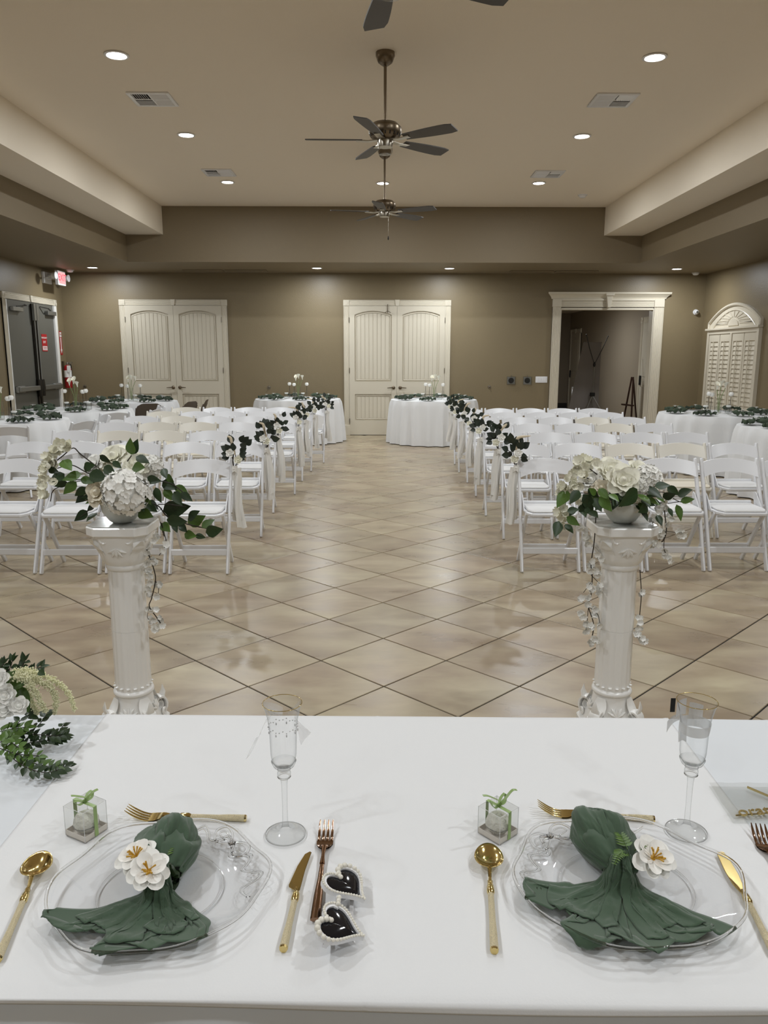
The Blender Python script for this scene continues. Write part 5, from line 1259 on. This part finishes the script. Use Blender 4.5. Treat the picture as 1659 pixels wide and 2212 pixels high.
# ---------------------------------------------------------------- cutlery (local: handle end at y=0, tip at y=L)
def handle_glitter(r, L0, L1):
    part('ferrule', MB().tube([(0, L1, 0.0045), (0, L1+0.004, 0.005), (0, L1+0.016, 0.005), (0, L1+0.020, 0.004)], [0.0045, 0.0058, 0.0055, 0.004], 10), GOLD, r, True)
    h = part('handle', MB().tube([(0, L0+0.001, 0.0048), (0, L0+0.03, 0.0048), (0, (L0+L1)/2, 0.0045), (0, L1+0.001, 0.0045)], [0.0058, 0.0054, 0.0046, 0.0044], 12), GLITTER, r, True)
    part('end_cap', MB().tube([(0, L0-0.001, 0.0048), (0, L0+0.002, 0.0048)], [0.0052, 0.0060], 12), GOLD, r)
def place(name, tip, end, label, cat='cutlery', z=None, group='gold cutlery on the head table', roll=0.0):
    d = Vector((tip[0]-end[0], tip[1]-end[1], 0)); M = frame((end[0], end[1], ZT if z is None else z), d, (0, 0, 1)) @ RY(roll)
    return empty(name, label=label, cat=cat, group=group, mx=M), d.length
def fork_head(L, hl, wd, m_, r, neck0, rise=0.014):
    z_ = lambda t: 0.004+rise*(0.25*(1-t)**2+ (t)**2*0.9)-rise*0.55*sin(pi*t)*0.8
    b = MB(); y0 = L-hl
    def base(u, v):
        t = v*0.42; w_ = wd*(0.28+0.72*min(1, (v*1.5))**0.6); return ((u-0.5)*w_, y0+hl*t, z_(t)+0.0008)
    b.grid(base, 6, 6); k0 = len(b.v); b.grid(lambda u, v: tuple(Vector(base(u, v))-Vector((0, 0, 0.0018))), 6, 6)
    for i in range(6): b.f.append((42+i, 43+i, k0+43+i, k0+42+i))
    hd = part('head', b, m_, r, True, angle=60)
    for k in range(4):
        x = (k-1.5)*wd*0.265
        part('tine', MB().tube([(x*1.0, y0+hl*(0.41+0.59*q/6), z_(0.41+0.59*q/6)) for q in range(7)], [wd*0.085*(1 if q < 5 else 0.75 if q < 6 else 0.35) for q in range(7)], 8, True, (1, 0.62), (1, 0, 0)), m_, hd, True)
    part('neck', MB().tube([(0, neck0, 0.0045), (0, neck0+0.012, 0.006), (0, y0-0.012, 0.0068), (0, y0+0.006, z_(0.02))], [0.0036, 0.0025, 0.0022, 0.004], 8, True, (1.2, 0.8), (1, 0, 0)), m_, r, True)
def spoon(tip, end, label):
    r, L = place('spoon', tip, end, label); hl = 0.062; y0 = L-hl; hw = 0.0215
    def bw(u, v):
        a = 2*pi*u; q = v; yy = cos(a); wd = hw*(1.0-0.12*yy)
        return (q*wd*sin(a), y0+hl/2+q*hl/2*yy, 0.0045+0.0085*q**2.2+0.0025*q*max(0, -yy))
    b = MB().grid(bw, 36, 8, True)
    o = part('bowl', b, GOLD, r, True, angle=180); m_ = o.modifiers.new('thickness', 'SOLIDIFY'); m_.thickness = 0.0012; m_.offset = 1
    part('neck', MB().tube([(0, L*0.58, 0.005), (0, L*0.62, 0.006), (0, L*0.63, 0.006), (0, L*0.66, 0.0075), (0, y0+0.004, 0.0125)], [0.004, 0.0042, 0.0028, 0.0026, 0.0036], 8), GOLD, r, True)
    handle_glitter(r, 0.0, L*0.50)
def dessert_fork(tip, end, label):
    r, L = place('fork', tip, end, label); handle_glitter(r, 0.0, L*0.46); fork_head(L, 0.068, 0.024, GOLD, r, L*0.46+0.018, 0.016)
def knife(tip, end, label, style):
    r, L = place('knife', tip, end, label); bl = L*0.44; y0 = L-bl
    if style == 0: pts = [(0.004, 0), (0.0052, bl*0.5), (0.009, bl*0.98), (0.006, bl), (-0.001, bl*0.92), (-0.008, bl*0.6), (-0.014, bl*0.12), (-0.013, bl*0.07), (-0.004, 0)]
    else: pts = [(0.004, 0), (0.006, bl*0.4), (0.004, bl*0.85), (0.001, bl*0.99), (-0.005, bl), (-0.011, bl*0.93), (-0.012, bl*0.5), (-0.010, bl*0.18), (-0.004, 0)]
    part('blade', MB().prism([(x, y0+y) for x, y in pts], 'z', 0.0032, 0.0050), GOLD, r, bevel=0.0006)
    part('neck', MB().tube([(0, L*0.46, 0.0045), (0, L*0.51, 0.0045), (0, L*0.525, 0.0045), (0, y0+0.004, 0.0042)], [0.0048, 0.0035, 0.0042, 0.0034], 8), GOLD, r, True)
    handle_glitter(r, 0.0, L*0.44)
def long_fork(tip, end, label):
    r, L = place('fork', tip, end, label); fork_head(L, 0.066, 0.026, ROSEG, r, L*0.55, 0.012)
    part('handle', MB().tube([(0, 0.001, 0.004), (0, 0.05, 0.004), (0, L*0.40, 0.0042), (0, L*0.56, 0.0045)], [0.0075, 0.0066, 0.0042, 0.0032], 10, True, (1, 0.45), (1, 0, 0)), ROSEG, r, True)
P2 = lambda x, y: (lambda v: (v.x, v.y))(atz(x, y, ZT+0.006))
def ext(tip, end, L):
    t, e = Vector(tip), Vector(end); return tuple(t+(e-t).normalized()*L)
dessert_fork(P2(274, 1758), P2(531, 1766), 'gold fork lying sideways above the left charger')
dessert_fork(P2(1161, 1748), P2(1413, 1768), 'gold fork lying sideways above the right charger')
t_, e_ = P2(93, 1846), P2(8, 2040); spoon(t_, ext(t_, e_, 0.215), 'gold spoon with glitter handle at the far left of the table')
spoon(P2(1054, 1829), P2(1068, 2052), 'gold spoon with glitter handle left of the right charger')
knife(P2(661, 1837), P2(612, 2048), 'gold butter knife between the left charger and the sunglasses', 0)
t_, e_ = P2(1562, 1838), P2(1650, 2012); knife(t_, ext(t_, e_, 0.215), 'gold knife right of the right charger', 1)
long_fork(P2(706, 1781), P2(681, 1985), 'rose gold fork beside the heart sunglasses')
t_, e_ = P2(1636, 1789), P2(1672, 1862); long_fork(t_, ext(t_, e_, 0.215), 'rose gold fork cut off by the right edge of the picture')

# ---------------------------------------------------------------- champagne flutes
def flute(pos, label):
    r = empty('champagne_flute', (pos[0], pos[1], ZT), 0, label, 'glass', 'champagne flutes on the head table')
    part('foot', MB().lathe([(0.0, 0.0025), (0.028, 0.0012), (0.0325, 0.0015), (0.0328, 0.0025), (0.030, 0.0035), (0.012, 0.0065), (0.0065, 0.0125), (0.0058, 0.016)], 40, cap=False), GLASS, r, True, angle=180)
    part('foot_rim', MB().tube([(0.0326*cos(t*pi/24), 0.0326*sin(t*pi/24), 0.002) for t in range(49)], 0.0008, 6, False), RIMG, r, True, angle=180)
    part('stem', MB().lathe([(0.0058, 0.016), (0.0046, 0.022), (0.0042, 0.05), (0.0048, 0.09), (0.0062, 0.100), (0.0105, 0.104), (0.0108, 0.110), (0.0095, 0.115), (0.0102, 0.119)], 24, cap=True), GLASS, r, True, angle=60)
    part('collar', MB().tube([(0.0098*cos(t*pi/12), 0.0098*sin(t*pi/12), 0.1035) for t in range(25)], 0.0012, 6, False).tube([(0.0098*cos(t*pi/12), 0.0098*sin(t*pi/12), 0.1165) for t in range(25)], 0.001, 6, False), RIMG, r, True, angle=180)
    part('bowl', MB().lathe([(0.0, 0.1215), (0.009, 0.121), (0.0145, 0.124), (0.0185, 0.131), (0.0203, 0.142), (0.0208, 0.155), (0.0212, 0.175), (0.0222, 0.19), (0.0242, 0.205), (0.0278, 0.220), (0.0308, 0.229)], 48, cap=False), GLASS, r, True, angle=180)
    part('bowl_base', MB().lathe([(0.0, 0.1165), (0.010, 0.1170), (0.0165, 0.1225), (0.0200, 0.1305), (0.0185, 0.1315), (0.0145, 0.1245), (0, 0.1225)], 36, cap=False), GLASS, r, True, angle=180)
    part('lip', MB().tube([(0.0308*cos(t*pi/24), 0.0308*sin(t*pi/24), 0.2292) for t in range(49)], 0.0006, 6, False), GOLD, r, True, angle=180)
    return r
F1 = atz(617, 1803, ZT); F2 = atz(1482, 1797, ZT)
f1 = flute((F1.x, F1.y), 'champagne flute with a sheer organza bow by the left charger')
bd = MB()
for k in range(26):
    a = 2*pi*k/26; bd.sphere((0.0232*cos(a), 0.0232*sin(a), 0.190+0.002*sin(k*2.3)), 0.0011, 6, 4)
    if k % 3 == 0: bd.sphere((0.0232*cos(a), 0.0232*sin(a), 0.184), 0.0014, 6, 4, (0.8, 0.8, 1.8))
lc_ = part('lace_band', bd, mat('lace_grey', (222, 222, 224), 0.6), f1, True)
bw_ = part('organza_bow', MB().grid(lambda u, v: (-0.022-0.030*v*(0.4+0.6*u)-0.012*v, 0.022+0.006*sin(5*u), 0.194-0.060*v*(0.55+0.6*u)+0.006*sin(6*v)), 8, 10)
    .grid(lambda u, v: (0.016+0.026*v*(0.35+0.65*u), 0.024+0.004*sin(5*u), 0.194-0.05*v*(0.5+0.5*(1-u))), 8, 10)
    .grid(lambda u, v: (-0.004-0.032*sin(pi*v)*(0.6+0.4*u), 0.026+0.012*cos(2*pi*v)*u, 0.196+0.026*sin(pi*v*0.9)*u), 6, 10)
    .grid(lambda u, v: (0.002+0.022*sin(pi*v), 0.028, 0.196+0.024*u*sin(pi*v)), 6, 8), ORGANZA, f1, True, angle=180)
f2 = flute((F2.x, F2.y), 'champagne flute with a white satin ribbon band by the right charger')
part('satin_band', MB().lathe([(0.0216, 0.176), (0.0226, 0.183), (0.0240, 0.194)], 40, cap=False), SATIN, f2, True, angle=180)
part('satin_bow', MB().grid(lambda u, v: (-0.004-0.030*v, 0.026+0.008*sin(3*v), 0.187-0.016*v*v+(u-0.5)*0.014*(0.4+v)), 5, 8)
    .grid(lambda u, v: (-0.008+(u-0.5)*0.013, 0.026+0.002*sin(4*v), 0.186-0.036*v-0.008*abs(u-0.5)*v), 5, 8)
    .grid(lambda u, v: (-0.002-0.022*sin(pi*v), 0.027+0.008*cos(pi*v*2), 0.190+0.024*u+0.004*v), 5, 10)
    .grid(lambda u, v: (0.002+0.018*sin(pi*v), 0.027+0.006*cos(pi*v*2), 0.190+0.022*u), 5, 10), SATIN, f2, True, angle=180)
part('dark_ribbon_end', MB().grid(lambda u, v: (-0.030+0.008*u, 0.030, 0.196+0.024*v), 2, 3), BLACK, f2)

# ---------------------------------------------------------------- favour boxes
def favor(c1, c2, c3, h, label, seed, up):
    a, b_, c = atz(*c1, ZT), atz(*c2, ZT), atz(*c3, ZT); ctr = (a+c)/2; w_ = ((b_-a).length+(c-b_).length)/2*0.96; ang = atan2((c-b_).y, (c-b_).x)
    r = empty('favor_box', (ctr.x, ctr.y, ZT), ang, label, 'box', 'clear favour boxes on the head table'); q = w_/2
    part('tray', MB().box(-q, q, -q, q, 0.0, 0.0016).box(-q, q, -q, -q+0.0008, 0, 0.010).box(-q, q, q-0.0008, q, 0, 0.010).box(-q, -q+0.0008, -q, q, 0, 0.010).box(q-0.0008, q, -q, q, 0, 0.010), CARD, r)
    part('clear_cover', MB().box(-q-0.0006, q+0.0006, -q-0.0006, q+0.0006, 0.0008, h), ACET, r)
    ed = MB()
    for sx in (-1, 1):
        for sy in (-1, 1): ed.tube([(sx*q, sy*q, 0.001), (sx*q, sy*q, h)], 0.0004, 4)
        ed.tube([(sx*q, -q, h), (sx*q, q, h)], 0.0004, 4).tube([(-q, sx*q, h), (q, sx*q, h)], 0.0004, 4)
    part('fold_edges', ed, WHITEP, r)
    rw = 0.0034; e = 0.0010
    part('ribbon', MB().bar([(0, -q-e, 0.001), (0, -q-e, h+e), (0, q+e, h+e), (0, q+e, 0.001)], rw*2, 0.0006), RIBG, r)
    bw = MB(); rg = random.Random(seed)
    for sg_ in (-1, 1):
        lp = bez([(0, 0, h+0.002), (sg_*0.010, 0.004*sg_, h+0.010), (sg_*0.018, 0.002, h+0.010+up*0.4), (sg_*0.013, -0.002, h+0.004), (0, 0, h+0.002)], 5)
        bw.tube(lp, 0.0032, 4, False, (1, 0.12), (0, 1, 0.2))
        tl = bez([(0, 0, h+0.002), (sg_*0.004+0.002, -0.006, h+0.012), (sg_*(0.008+up), -0.010 if sg_ > 0 else 0.004, h+0.014+up*0.9), (sg_*(0.012+up*1.5), -0.012 if sg_ > 0 else 0.008, h+0.016+up*(1.0 if sg_ < 0 else 0.6))], 5)
        bw.tube(tl, 0.003, 4, True, (1, 0.12), (0, 1, 0.3))
    bw.sphere((0, 0, h+0.003), 0.0035, 8, 5)
    part('bow', bw, RIBG, r, True)
    cb = MB().sphere((0, 0, 0), 0.80*q*1.12, 22, 14, (1, 1, 0.86))
    for i, v in enumerate(cb.v): n_ = noise.noise(v*180+Vector((seed, 0, 0))); cb.v[i] = v*(1+0.09*n_)
    rr = 0.80*q*1.12*0.86
    cd = tag(ob('candle', cb.mesh('wax', WAX, True, angle=180), None, T(ctr.x, ctr.y, ZT+0.0018+rr*1.0)), 'round textured cream candle inside the favour box %s' % ('by the left charger' if seed == 1 else 'by the right charger'), 'candle', 'candles in the favour boxes')
    part('band_groove', MB().tube([(rr*1.155*cos(t*pi/12), rr*1.155*sin(t*pi/12), -rr*0.22+0.0008*sin(t)) for t in range(25)], 0.0006, 5, False), mat('groove', (120, 118, 110), 0.8), cd)
favor((140, 1803), (188, 1822), (235, 1791), 0.052, 'clear favour box with a small green bow above the left charger', 1, 0.004)
favor((1029, 1801), (1078, 1826), (1121, 1799), 0.048, 'clear favour box with a long-tailed green bow above the right charger', 2, 0.012)

# ---------------------------------------------------------------- heart sunglasses
def sunglasses():
    L1, L2 = atz(752, 1918, ZT+0.02), atz(738, 2007, ZT+0.02); c = (L1+L2)/2; xd = (L1-L2).normalized(); half = (L1-L2).length/2
    tilt = radians(20); yd = Vector((-xd.y, xd.x, 0)); zd = Vector((0, 0, 1)); ydt = yd*cos(tilt)+zd*sin(tilt); n = xd.cross(ydt)
    M = Matrix((xd, ydt, n)).transposed().to_4x4(); M.translation = Vector((c.x, c.y, ZT+0.0225))
    r = empty('sunglasses', label='white pearl-studded heart sunglasses with black lenses on the head table', cat='sunglasses', mx=M)
    def heart(t, s): return Vector((s*16*sin(t)**3/17, s*(13*cos(t)-5*cos(2*t)-2*cos(3*t)-cos(4*t)+2.5)/17, 0))
    for sx in (1, -1):
        MM = T(sx*half, 0, 0) @ RZ(radians(-34 if sx > 0 else -8)) @ SC(sx, 1, 1); N_ = 44
        o_ = [MM @ heart(2*pi*k/N_, 0.0375) for k in range(N_)]; i_ = [MM @ heart(2*pi*k/N_, 0.0315) for k in range(N_)]
        b = MB(); zz = Vector((0, 0, 0.0028))
        vs_ = [v+zz for v in o_]+[v+zz for v in i_]+[v-zz*1.6 for v in o_]+[v-zz*1.6 for v in i_]; fs_ = []
        for k in range(N_):
            j = (k+1) % N_; fs_ += [(k, j, N_+j, N_+k), (2*N_+k, 3*N_+k, 3*N_+j, 2*N_+j), (k, 2*N_+k, 2*N_+j, j), (N_+k, N_+j, 3*N_+j, 3*N_+k)]
        fr = part('frame', b.add(vs_, fs_), WHITEP, r, True)
        lb = MB(); ctr = MM @ Vector((0, 0, 0.0022)); rings = 5; vs2 = [ctr]; fs2 = []
        for q in range(1, rings+1):
            for k in range(N_): p = MM @ heart(2*pi*k/N_, 0.0318*q/rings); p.z = 0.0022*(1-(q/rings)**2); vs2.append(p)
        for k in range(N_):
            fs2.append((0, 1+k, 1+(k+1) % N_))
            for q in range(rings-1): fs2.append((1+q*N_+k, 1+(q+1)*N_+k, 1+(q+1)*N_+(k+1) % N_, 1+q*N_+(k+1) % N_))
        part('lens', lb.add(vs2, fs2), BLACKG, r, True, angle=180)
        # pearls spaced along the heart, larger towards the outer top corner
        dense = [MM @ heart(2*pi*k/720, 0.0365) for k in range(720)]; acc = 0; last = dense[0]; need = 0.0
        for k in range(720):
            t = 2*pi*k/720; acc += (dense[k]-last).length; last = dense[k]
            big = max(0.0, cos(t-0.75)); rad_ = 0.0020+0.0024*big**1.5
            if acc >= need:
                s_ = part('pearl', MB().sphere((0, 0, 0), rad_, 10, 7), PEARL, r, True, mx=T(dense[k].x, dense[k].y, 0.0034)); acc = 0; need = 1.93*rad_
        # folded temples underneath
        e = MM @ Vector((0.032, 0.010, -0.004))
        part('temple', MB().bar([e, e+Vector((-sx*0.003, 0.001, -0.010)), e+Vector((-sx*0.06, -0.004 if sx > 0 else 0.004, -0.0135)), e+Vector((-sx*0.105, -0.012, -0.014)), e+Vector((-sx*0.118, -0.02, -0.0135))], 0.006, 0.003, (0, 1, 0)), WHITEP, r, bevel=0.0008)
    part('bridge', MB().tube([(-0.012, 0.012, 0), (0, 0.010, 0.001), (0.012, 0.012, 0)], 0.0032, 8), WHITEP, r, True)
    for k in (-1, 0, 1): part('pearl', MB().sphere((0, 0, 0), 0.0034, 10, 7), PEARL, r, True, mx=T(k*0.0065, 0.011, 0.0045))
sunglasses()

# ---------------------------------------------------------------- cello bag with gold topper
b0 = atz(1531, 1699, ZT); bag = empty('cello_bag', (b0.x, b0.y, ZT), radians(-1.5), 'flat clear cellophane packet with a gold topper at the right edge', 'packet')
def cel(z0, k):
    return lambda u, v: (0.27*u-0.004*v, -0.115*v, z0+0.0016*nz(u*3, v*2, 5, k)+0.0012*sin(9*v+7*u))
part('back_film', MB().grid(lambda u, v: (0.27*u-0.004*v, -0.115*v, 0.0006), 10, 6), ACET, bag, True, angle=180)
part('front_film', MB().grid(cel(0.0075, 1.3), 26, 14), ACET, bag, True, angle=180)
tp = empty('cake_topper', (b0.x, b0.y, ZT+0.0016), radians(-1.5), 'gold script topper on a stick inside the clear packet', 'topper')
part('stick', MB().bar([(0.066, -0.006, 0.0018), (0.118, -0.066, 0.0018)], 0.0036, 0.0018, (0, 0, 1)), GOLD, tp)
lt_ = text_mesh('oratr', 0.034, GOLD, 0.0012, 'LEFT', 0.25); ob('lettering', lt_, tp, T(0.012, -0.088, 0.002) @ RZ(radians(9)))
part('baseline', MB().tube([(0.008, -0.096, 0.002), (0.05, -0.090, 0.002), (0.12, -0.079, 0.002)], 0.0012, 6), GOLD, tp)

# ---------------------------------------------------------------- table bouquet at the left edge
bq0 = atz(2, 1600, ZT); BQ = empty('table_bouquet', (bq0.x-0.03, bq0.y, ZT), 0, 'bouquet of white roses, amaranth and green sprigs at the left edge of the table', 'bouquet'); BR = Vector((bq0.x-0.03, bq0.y, ZT))
rgb = random.Random(77)
def bp_(c, h=None, Y=None):
    px, py = c[0]/7.372, 1400+c[1]/7.372
    return (at(px, py, Y) if Y else atz(px, py, ZT+h))-BR
def sprig(pts, n, lpx, h=None, Y=None, me=leafSD, both=True):
    P_ = [bp_(c, h(i/(len(pts)-1)) if callable(h) else h, Y) for i, c in enumerate(pts)]; path = bez(P_, 8)
    st = part('sprig', MB().tube(path, 0.0009, 5), STEM, BQ); L = lpx/7.372*0.00092
    for k in range(n):
        i = int((0.08+0.92*k/(n-1))*(len(path)-2)); p = path[i]; d = (path[i+1]-path[i]).normalized(); s_ = d.cross(Vector((0, -0.6, 0.8))).normalized()
        for sg_ in ((-1, 1) if both else (1,)):
            dd = (d*0.75+s_*sg_*rgb.uniform(0.6, 1.0)+Vector((0, rgb.uniform(-.3, .2), rgb.uniform(-.1, .5)))).normalized(); ll = L*rgb.uniform(0.8, 1.15)
            b_ = p+s_*sg_*0.001
            put_leaf(st, b_, b_+dd*ll, (rgb.uniform(-.4, .4), -0.6, 0.9), me, 1.2)
    put_leaf(st, path[-1], path[-1]+(path[-1]-path[-2]).normalized()*L, (0, -0.5, 1), me, 1.0)
sprig([(380,1380),(600,1240),(700,1110),(755,1030)], 5, 150, 0.045)
sprig([(150,1380),(500,1370),(850,1400),(1040,1390)], 9, 140, lambda t: 0.04-0.01*t)
sprig([(280,1560),(520,1500),(800,1470),(1020,1440)], 9, 140, 0.025)
sprig([(100,1680),(400,1890),(700,1980),(950,1930),(1080,1850)], 11, 150, lambda t: 0.022-0.008*t)
sprig([(120,1640),(380,1780),(640,1860),(900,1900)], 9, 150, 0.018, me=leafS)
sprig([(0,1600),(300,1690),(620,1720)], 7, 150, 0.03, me=leafS)
sprig([(0,1500),(150,1430),(270,1350)], 5, 170, 0.05, me=leafS); sprig([(60,1450),(180,1500),(300,1590)], 5, 160, 0.045, me=leafS)
sprig([(0,1330),(160,1290),(420,1260)], 6, 160, 0.055, me=leafS); sprig([(200,1290),(380,1100),(490,1060)], 4, 170, 0.055)
sprig([(500,1390),(700,1420),(900,1360),(1010,1230)], 6, 140, 0.03)
sprig([(0,430),(150,330),(200,190)], 4, 150, Y=1.50); sprig([(240,420),(330,330),(400,200)], 4, 150, Y=1.49); sprig([(420,420),(560,330),(660,300)], 4, 150, Y=1.49); sprig([(0,330),(60,250)], 3, 150, Y=1.5)
for (a, b_, me, w_) in (((180,640),(450,1020),leafB,1.5), ((0,600),(210,370),leafB,0.9), ((150,560),(400,560),leafB,1.4), ((620,360),(700,420),leafA,1.2), ((330,600),(470,1000),leafB,0.8)):
    put_leaf(BQ, bp_(a, Y=1.45), bp_(b_, Y=1.43), (0.2, -1, 0.6), me, w_)
for (c, r_, m_, sd) in (((60,960),135,PETW,1), ((300,920),110,PETW,2), ((70,760),130,PETW,3), ((-30,490),120,PETW,4), ((-60,900),120,PETC,5), ((-330,640),140,PETW,6), ((-300,980),130,PETW,7), ((-520,820),130,PETW,8)):
    p = bp_(c, Y=1.42); rose(BQ, p, r_/7.372*0.00092*1.55, (0.3, -0.9, 0.5), m_, seed=60+sd)
def strand(pts, r0, r1, Y):
    path = bez([bp_(c, Y=Y-0.0*i) for i, c in enumerate(pts)], 10); L = len(path); b = MB().tube(path, [0.3*(r0+(r1-r0)*i/L) for i in range(L)], 6)
    for i in range(L):
        rr = r0+(r1-r0)*(i/L); p = path[i]
        for k in range(15):
            d = Vector((rgb.gauss(0, 1), rgb.gauss(0, 1), rgb.gauss(0, 1))).normalized(); j = rgb.uniform(0.35, 1.0)
            b.sphere(p+d*rr*j+Vector((rgb.uniform(-1, 1), 0, rgb.uniform(-1, 1)))*0.0016, rgb.uniform(0.0011, 0.0019), 5, 3)
    part('amaranth_strand', b, AMAR, BQ, True, kind='stuff')
strand([(210,400),(400,360),(620,410),(900,540),(1090,720),(1190,980)], 0.0105, 0.005, 1.47)
strand([(390,440),(600,520),(800,620),(885,800),(880,1030)], 0.011, 0.0055, 1.45)
strand([(240,450),(400,480),(530,650),(630,820),(720,1000)], 0.012, 0.006, 1.43)
strand([(420,640),(500,850),(590,1030)], 0.010, 0.006, 1.46)
for pts, hh in (([(-300,1400),(-600,1380),(-950,1400)], 0.035), ([(-250,1600),(-600,1640),(-1000,1560)], 0.025), ([(-200,1700),(-500,1880),(-850,1900)], 0.02), ([(-300,1300),(-560,1180),(-820,1090)], 0.05)): sprig(pts, 8, 150, hh, me=leafS if hh < 0.03 else leafSD)
for pts in ([(-200,430),(-350,300),(-420,180)], [(-400,460),(-640,400),(-800,420)], [(-500,640),(-760,640),(-900,720)]): sprig(pts, 5, 150, Y=1.48)
part('stem_bundle', MB().tube(bez([(-0.10, 0.0, 0.008), (-0.03, -0.015, 0.02), (0.02, 0.0, 0.04)], 6), 0.004, 8), GSTEM, BQ, True)

# ---------------------------------------------------------------- small remainders in the hall
q = at(1250, 886, 18.9); fb = empty('flower_basket', (q.x, 18.9, 0), 0, 'low black and white flower stand on the lobby floor by the banner', 'flowers')
part('stand', MB().lathe([(0, 0), (0.12, 0), (0.09, 0.03), (0.08, 0.25), (0.12, 0.3), (0, 0.3)], 16), BLACK, fb, True)
for k in range(14):
    a = k*2.4; ob('bloom', farRoseW, fb, T(0.13*cos(a)*(k % 4)/3.5, 0.12*sin(a)*(k % 4)/3.5, 0.33+0.03*(k % 3)) @ SC(0.05, 0.05, 0.04))
